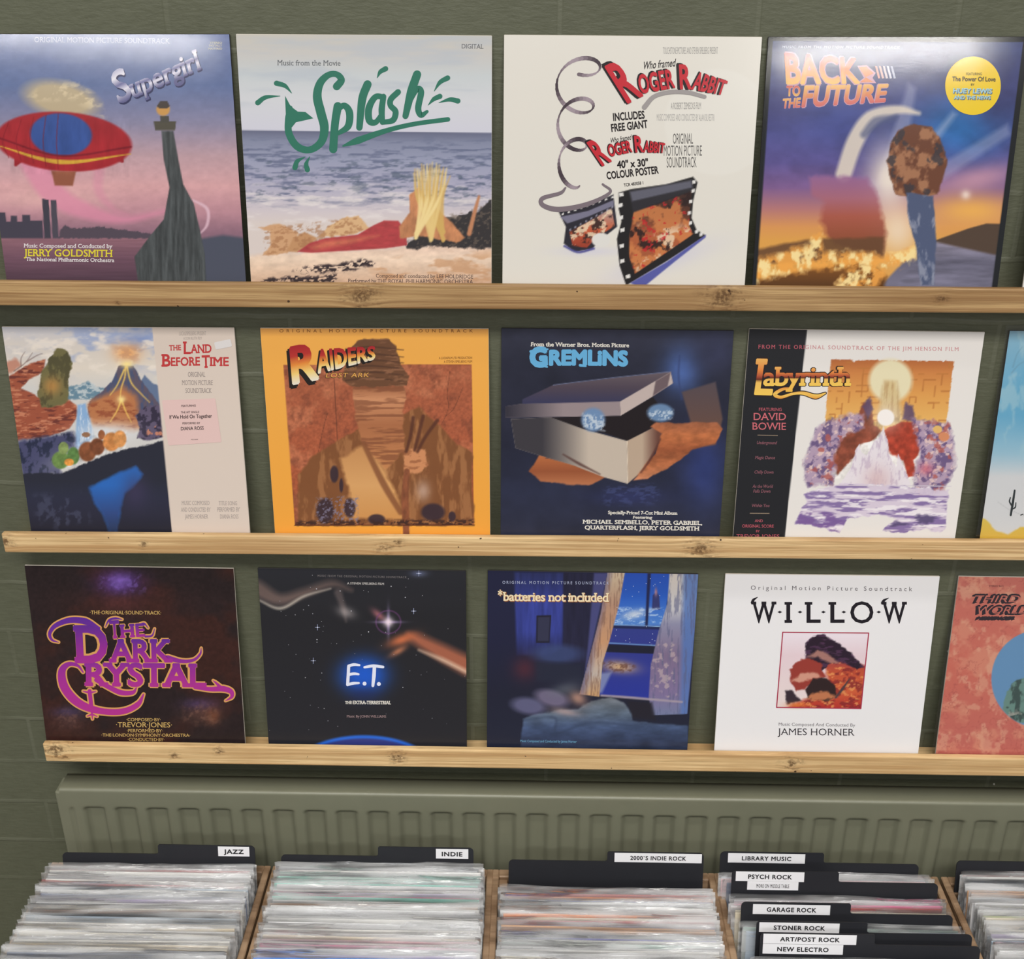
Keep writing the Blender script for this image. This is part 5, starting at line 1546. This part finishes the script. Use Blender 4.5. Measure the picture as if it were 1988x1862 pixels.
def art_marble(p, t, s, root, mm, pm):
    p.fill((212, 118, 104))
    p.vg([(150, (206, 116, 104)), (700, (216, 116, 100)), (1300, (206, 112, 104))])
    p.spots(90, 80, .5, .66, (226, 148, 124), 3, .8)
    p.spots(60, 60, .6, .7, (234, 176, 148), 5, .6)
    v = np.abs(fbm(p.X / 70, p.Y / 70, 9) - .5)
    p.mix((176, 84, 80), np.clip(1 - v / .02, 0, 1) * .55)
    p.ell(2085, 785, 298, 300, (108, 156, 202), .01)
    hm = p.pmask([(1850, 985), (1880, 860), (1940, 790), (2010, 770), (2300, 800), (2300, 1070), (1920, 1050)], 4, 10, 30) * np.clip((1 - np.hypot((p.X - 2085) / 298, (p.Y - 785) / 300)) * 60, 0, 1)
    p.mix((112, 150, 142), hm)
    p.spots(30, 60, .5, .6, (52, 70, 70), 13, .8, hm)
    p.spots(40, 20, .56, .64, (196, 190, 180), 17, .7, hm * np.clip((p.Y - 960) / 40, 0, 1))
    K = (44, 32, 44)
    for w, x0, x1, y, h in (('THIRD', 1646, 1936, 320, 50), ('WORLD', 1664, 1990, 390, 52), ('MESSENGER', 1684, 1916, 425, 18)):
        for k in range(4):
            t.text(w, (x0 + 5 * k, y - 2 * k), (x1 + 5 * k, y - 2 * k), h, K, .045, 0, .5, layer=0)
    t.text('THIRD', (1668, 312), (1952, 312), 40, (206, 118, 106), -.02, 0, .5, layer=2)
    t.text('WORLD', (1686, 382), (2006, 382), 42, (206, 118, 106), -.02, 0, .5, layer=2)
    s.text('STEREO 9411', (1773, 219), (1860, 220), 10, (90, 50, 50), .01)


sleeve(art_smoke, (-0.3943, -0.048, 0.9376), 7.99, -0.195, 0.3167, [0.1967, -0.01898, -192.6, 0.0039025, -0.22078, 338.54, 2.4236e-06, -3.5885e-05], 2,
       'dark brown sleeve with ornate purple lettering edged in gold, left on the lowest ledge', .36, 'light')
sleeve(art_stars, (-0.0427, -0.0475, 0.941), 7.99, -0.118, 0.3133, [0.19501, -0.0066308, -170.47, 0.0036139, -0.21966, 339.98, 2.4131e-06, -3.573e-05], 2,
       'black starry sleeve with two glowing blue and white initials in the middle', .36, 'dark')
sleeve(art_bedroom, (0.3026, -0.0477, 0.9397), 7.99, -0.331, 0.3146, [0.19327, 0.0064953, -177.95, 0.0043176, -0.21865, 344.77, 2.402e-06, -3.5566e-05], 2,
       'blue sleeve showing a bedroom at night with a curtained window and bed', .36, 'dark')
sleeve(art_letters, (0.6608, -0.0482, 0.9364), 7.99, 0.009, 0.318, [0.23986, 0.022361, -197.79, 0.0039635, -0.27274, 353.28, 2.9942e-06, -4.4334e-05], 2,
       'plain white sleeve with spaced black capitals above a small red framed picture', .42)
sleeve(art_marble, (1.0039, -0.0478, 0.9394), 7.99, -0.168, 0.315, [0.23882, 0.038409, -541.96, 0.0046889, -0.2725, 348.7, 2.9942e-06, -4.4334e-05], 2,
       'salmon pink mottled sleeve with a blue disc, right end of the lowest ledge', .42, outer=True)


# ------------------------------------------------------------------ record crates
LEAN = math.radians(13)
CRATE_X = [-0.3735, -0.0185, 0.3315, 0.6825, 1.0390]
CRATE_NAMES = ['leftmost crate', 'second crate from the left', 'middle crate', 'crate of rock dividers', 'rightmost crate']
BASE_Z = 0.492
for ci, cx in enumerate(CRATE_X):
    root = empty('record_crate', (cx, 0, 0))
    tag(root, ['rough wooden record crate at the far left under the JAZZ divider',
               'rough wooden record crate under the INDIE divider',
               'rough wooden record crate under the 2000S INDIE ROCK divider',
               'rough wooden record crate full of black genre dividers',
               'rough wooden record crate cut off by the right edge'][ci], 'crate', 'wooden record crates below the radiator')
    hw, w = 0.1757, 0.0105
    bm_obj('side_panel', box_bm(-hw, -hw + w, -0.60, -0.112, 0.46, 0.770, 0.0015, 1), M_CRATE, root)
    bm_obj('side_panel', box_bm(hw - w, hw, -0.60, -0.112, 0.46, 0.770, 0.0015, 1), M_CRATE, root)
    bm_obj('back_panel', box_bm(-hw + w, hw - w, -0.128, -0.112, 0.46, 0.770, 0.0015, 1), M_CRATE, root)
    bm_obj('front_panel', box_bm(-hw + w, hw - w, -0.60, -0.588, 0.46, 0.62, 0.0015, 1), M_CRATE, root)
    bm_obj('base_board', box_bm(-hw + w, hw - w, -0.588, -0.128, 0.46, BASE_Z - 0.001, 0.001, 1), M_CRATE, root)
    bm_obj('corner_post', box_bm(-hw + w, -hw + w + 0.014, -0.142, -0.128, BASE_Z, 0.764, 0.001, 1), M_CRATE, root)

root = empty('crate_stand', (0.33, 0, 0))
tag(root, 'low wooden stand carrying the row of record crates', 'stand')
bm_obj('stand_top', box_bm(-0.90, 0.90, -0.62, -0.10, 0.425, 0.46, 0.002, 1), M_CRATE, root)
for lx in (-0.86, 0.82):
    for ly in (-0.60, -0.16):
        bm_obj('leg', box_bm(lx, lx + 0.04, ly, ly + 0.04, 0.0, 0.425, 0.002, 1), M_CRATE, root)


# one record: a card jacket in a loose clear sleeve
def jacket_mesh(w=0.3125, h=0.3115, d=0.0030):
    bm = box_bm(-w / 2, w / 2, -d / 2, d / 2, 0.0008, h, 0.0006, 1)
    me = bpy.data.meshes.new('jacket')
    bm.to_mesh(me)
    bm.free()
    return me


def loose_sleeve_mesh(seed, w=0.324, h=0.3195):
    rnd = random.Random(seed)
    n = 56
    xs = np.linspace(-w / 2, w / 2, n)
    zs = [0.0, 0.2, 0.27, 0.295, 0.305, 0.310, 0.3135, 0.3165, h]
    ph = [rnd.uniform(0, 6.28) for _ in range(8)]
    fr = [rnd.uniform(10, 22), rnd.uniform(28, 50), rnd.uniform(60, 110)]
    V, F = [], []
    for side in (-1, 1):
        b = len(V)
        for z in zs:
            t = min(1, max(0, (z - 0.25) / 0.07)) ** 1.5
            for x in xs:
                wv = (0.0011 * math.sin(x * fr[0] + ph[0]) + 0.0007 * math.sin(x * fr[1] + ph[1] + z * 40) + 0.00012 * math.sin(x * fr[2] + ph[2] - z * 90))
                y = side * (0.00175 + 0.0002 * t) + t * wv + side * t * 0.0006 * math.sin(x * fr[1] * .7 + ph[3])
                edge = 1 - min(1, (w / 2 - abs(x)) / 0.005)
                y = y * (1 - edge) + t * wv * edge
                dz = 0.0016 * t * math.sin(x * fr[0] * .6 + ph[4]) + 0.0003 * t * math.sin(x * fr[2] * .8 + ph[5])
                u = min(1, max(0, (z - 0.309) / 0.0125))
                y += u * u * (0.0032 * math.sin(x * fr[0] * .8 + ph[6]) + 0.0012 * math.sin(x * fr[1] * .6 + ph[7]) - 0.0008)
                V.append((x, y, z + dz))
        for j in range(len(zs) - 1):
            for i in range(n - 1):
                a = b + j * n + i
                F.append((a, a + 1, a + n + 1, a + n))
    me = bpy.data.meshes.new('plastic_sleeve')
    me.from_pydata(V, [], F)
    for p in me.polygons: p.use_smooth = True
    me.materials.append(M_PLASTIC)
    return me


CARD_C = {
    'white': (244, 242, 238), 'pale grey': (220, 220, 222), 'grey': (176, 176, 180), 'cream': (238, 226, 200), 'beige': (216, 200, 172),
    'black': (44, 44, 50), 'dark grey': (84, 86, 92), 'slate blue': (112, 122, 146), 'pale blue': (172, 190, 208), 'blue': (50, 70, 190),
    'bright blue': (60, 135, 225), 'pale green': (176, 204, 194), 'mint': (140, 215, 200), 'pink': (232, 104, 158), 'pale pink': (218, 176, 184),
    'red': (190, 30, 45), 'dull red': (186, 92, 92), 'orange': (246, 140, 40), 'salmon': (236, 88, 58), 'tan': (216, 172, 136), 'brown': (128, 92, 70),
    'violet': (70, 64, 196), 'yellow-green': (196, 204, 148), 'lilac': (170, 158, 190),
}
M_JACKETS = {k: plain_mat('card_' + k.replace(' ', '_').replace('-', '_'), v, 0.45, 0.4, 40, 0.08) for k, v in CARD_C.items()}
JACKETS = {}
for k, m in M_JACKETS.items():
    me = jacket_mesh()
    me.materials.append(m)
    JACKETS[k] = me
LOOSE = [loose_sleeve_mesh(s) for s in range(9)]
# from the back of each crate to the front
STACKS = [
    (-0.3726, -0.148, ['pale grey', 'dull red', 'white', 'pale grey', 'grey', 'white', 'dull red', 'pale blue', 'white', 'black', 'slate blue', 'lilac', 'pale grey', 'dark grey', 'cream', 'brown', 'black', 'pale blue', 'pale blue', 'white', 'beige', 'pale grey', 'cream', 'grey', 'white', 'beige', 'cream', 'pale grey', 'slate blue', 'slate blue', 'white', 'pale blue', 'white']),
    (-0.0180, -0.139, ['dark grey', 'grey', 'white', 'dark grey', 'pale green', 'mint', 'mint', 'pale grey', 'white', 'lilac', 'pink', 'mint', 'pale grey', 'tan', 'white', 'pale grey', 'grey', 'pale grey', 'white', 'pale grey', 'grey', 'white', 'pale grey', 'beige', 'pale pink', 'white', 'pink', 'grey', 'grey', 'lilac', 'bright blue']),
    (0.3310, -0.179, ['black', 'dull red', 'orange', 'blue', 'pale grey', 'white', 'grey', 'pale grey', 'orange', 'cream', 'red', 'lilac', 'tan', 'tan', 'black', 'violet', 'white', 'pale green', 'pale grey', 'white', 'pale grey', 'grey', 'white', 'cream', 'white']),
    (0.6700, -0.147, ['pale blue', 'pale pink', 'slate blue']),
    (0.6760, -0.196, ['grey', 'pink', 'red', 'cream', 'cream']),
    (0.6860, -0.246, ['pale green', 'pale blue']),
    (0.6900, -0.311, ['slate blue', 'white', 'pale grey', 'lilac', 'white', 'grey', 'white']),
    (1.0410, -0.134, ['salmon', 'white', 'black', 'pale grey', 'slate blue', 'pale blue', 'tan', 'tan', 'pale blue', 'grey', 'pale grey', 'pale grey', 'grey', 'pale grey', 'yellow-green', 'cream', 'white', 'beige', 'cream', 'white', 'lilac', 'pale grey', 'pale blue', 'pale pink', 'white', 'pale grey', 'white', 'grey', 'white', 'pale grey', 'cream', 'white', 'pale blue', 'white']),
]
PLACES = ['under the JAZZ divider', 'under the INDIE divider', 'in the middle crate', 'behind the PSYCH ROCK divider', 'behind the GARAGE ROCK divider',
          'behind the STONER ROCK divider', 'before the NEW ELECTRO divider', 'in the rightmost crate']
ORD = ['backmost', 'second', 'third', 'fourth', 'fifth', 'sixth', 'seventh', 'eighth', 'ninth', 'tenth', 'eleventh', 'twelfth', 'thirteenth', 'fourteenth', 'fifteenth', 'sixteenth', 'seventeenth', 'eighteenth', 'nineteenth', 'twentieth']
ORD += [('twenty-' + o) for o in ['first', 'second', 'third', 'fourth', 'fifth', 'sixth', 'seventh', 'eighth', 'ninth']] + ['thirtieth'] + ['thirty-' + o for o in ['first', 'second', 'third', 'fourth', 'fifth']]
Rlean = Matrix.Rotation(-LEAN, 3, 'X')
rnd = random.Random(21)
YELLOW_TAG = plain_mat('pale_yellow_sticker', (226, 222, 160), 0.5)
for si, (sx, y_top, cards) in enumerate(STACKS):
    for k, cname in enumerate(cards):
        yt = y_top - 0.0060 * k
        dz = rnd.uniform(-0.0015, 0.0025)
        if si == 2: dz -= 0.003
        # the top edge sits at yt; the foot stands further forward on the base board
        yb = yt - 0.318 * math.sin(LEAN)
        rz = math.radians(rnd.uniform(-0.7, 0.7))
        r = empty('record', (sx + rnd.uniform(-0.0032, 0.0032), yb, BASE_Z + 0.001), Matrix.Rotation(rz, 3, 'Z') @ Rlean)
        where = ORD[k] if k == 0 else ORD[k] + ' from the back'
        col = cname if not cname.startswith('pale') else cname
        tag(r, '%s record in clear plastic, %s %s' % (col, where, PLACES[si]), 'record', 'records %s' % PLACES[si])
        j = bpy.data.objects.new('jacket', JACKETS[cname])
        COL.objects.link(j)
        j.parent = r
        j.location = (rnd.uniform(-0.003, 0.003), 0, dz)
        q = bpy.data.objects.new('plastic_sleeve', rnd.choice(LOOSE))
        COL.objects.link(q)
        q.parent = r
        q.location = (0, 0, dz * 0.6)
        if rnd.random() < .5: q.rotation_euler = (0, 0, math.pi)
        if si == 1 and cname == 'bright blue' and cards[k - 1] != 'bright blue':
            bm_obj('sticker', box_bm(0.025, 0.118, -0.0020, -0.0016, 0.290, 0.3112), YELLOW_TAG, r)['label'] = 'pale yellow sticker'
        if si == 1 and cname == 'pink' and k > 20:
            bm_obj('sticker', box_bm(0.085, 0.128, -0.0020, -0.0016, 0.300, 0.309), YELLOW_TAG, r)['label'] = 'pale yellow sticker'


# black genre dividers
def divider(xl, xr, y, side, tx, labels, label, ztop=0.811, dx=0.0):
    r = empty('divider_card', ((xl + xr) / 2, y - (ztop - BASE_Z) * math.tan(LEAN), BASE_Z + 0.0005), Rlean)
    tag(r, label, 'divider card', 'black divider cards')
    H = (ztop - BASE_Z) / math.cos(LEAN)
    T = H + 0.0165
    w = (xr - xl) / 2
    tx -= (xl + xr) / 2

    def arc(cx, cz, rr, a0, a1, n=5):
        return [(cx + rr * math.cos(math.radians(a0 + (a1 - a0) * i / n)), cz + rr * math.sin(math.radians(a0 + (a1 - a0) * i / n))) for i in range(n + 1)]
    c = 0.007
    out = [(-w, 0), (w, 0)]
    if side == 'right':
        out += arc(w - c, T - c, c, 0, 90) + arc(tx + 0.004 + 0.003, T - 0.003, 0.003, 90, 180) + arc(tx + 0.004 - 0.004, H + 0.004, 0.004, 360, 270) + arc(-w + c, H - c, c, 90, 180)
    elif side == 'left':
        out += arc(w - c, H - c, c, 0, 90) + arc(tx + 0.004, H + 0.004, 0.004, 270, 180) + arc(tx - 0.003, T - 0.003, 0.003, 0, 90) + arc(-w + c, T - c, c, 90, 180)
    else:
        out += arc(w - c, H - c, c, 0, 90) + arc(-w + c, H - c, c, 90, 180)
    bm = bmesh.new()
    d = 0.0008
    f = [bm.verts.new((x, -d, z)) for x, z in out]
    b = [bm.verts.new((x, d, z)) for x, z in out]
    bm.faces.new(f)
    bm.faces.new(b[::-1])
    for i in range(len(out)):
        k = (i + 1) % len(out)
        bm.faces.new((f[i], b[i], b[k], f[k]))
    bmesh.ops.recalc_face_normals(bm, faces=bm.faces[:])
    bm_obj('card', bm, M_CARD, r)
    cx = (xl + xr) / 2
    for (txt, x0, x1, top, h, bold) in labels:
        z1 = T - top
        lab = bm_obj('label', box_bm(x0 - cx, x1 - cx, -d - 0.0004, -d, z1 - h, z1, 0.0001, 1), M_LABEL, r)
        V, F = text_shape(txt, bold, 1.12)
        mx = 0.18 * (x1 - x0)
        vv = [(x0 - cx + mx + p[0] * (x1 - x0 - 2 * mx), -d - 0.0006 - p[2] * 0.0000015, z1 - h + h * 0.28 + p[1] * h * 0.42) for p in V]
        mesh_obj('lettering', vv, F, M_INK, lab)
    return r


divider(-0.5170, -0.2140, -0.135, 'right', -0.3697, [('JAZZ', -0.2715, -0.2225, 0.0015, 0.0165, .05)], 'black divider card with a white JAZZ label, in the leftmost crate')
divider(-0.1740, 0.1270, -0.132, 'right', -0.0259, [('INDIE', 0.0685, 0.1190, 0.002, 0.0165, .05)], 'black divider card with a white INDIE label')
divider(0.1820, 0.4840, -0.135, 'right', 0.3310, [("2000`S INDIE ROCK", 0.346, 0.4810, 0.0015, 0.0155, .045)], 'black divider card with a white 2000`S INDIE ROCK label, much of its face showing')
divider(0.5100, 0.8170, -0.131, 'left', 0.6700, [('LIBRARY MUSIC', 0.522, 0.6410, 0.002, 0.0160, .045)], 'black divider card with a white LIBRARY MUSIC label')
divider(0.5200, 0.8310, -0.1780, 'left', 0.6810, [('PSYCH ROCK', 0.526, 0.6290, 0.001, 0.0160, .045), ('MORE ON MIDDLE TABLE', 0.544, 0.6210, 0.0172, 0.0140, .015)], 'black divider card with two labels, PSYCH ROCK and MORE ON MIDDLE TABLE', 0.818)
divider(0.5260, 0.8360, -0.2335, 'left', 0.6860, [('GARAGE ROCK', 0.543, 0.6560, 0.003, 0.0160, .045)], 'black divider card with a white GARAGE ROCK label')
divider(0.5420, 0.8520, -0.2690, 'left', 0.7010, [('STONER ROCK', 0.546, 0.6610, 0.002, 0.0155, .045)], 'black divider card with a white STONER ROCK label')
divider(0.5440, 0.8560, -0.2905, 'left', 0.7060, [('ART/POST ROCK', 0.5480, 0.6800, 0.0015, 0.0155, .045), ('NEW ELECTRO', 0.5480, 0.6620, 0.0175, 0.0155, .045)], 'black divider card with two labels, ART/POST ROCK and NEW ELECTRO')
divider(0.8760, 1.1780, -0.127, 'none', 0.0, [], 'black divider card without a visible label, in the rightmost crate', 0.816)
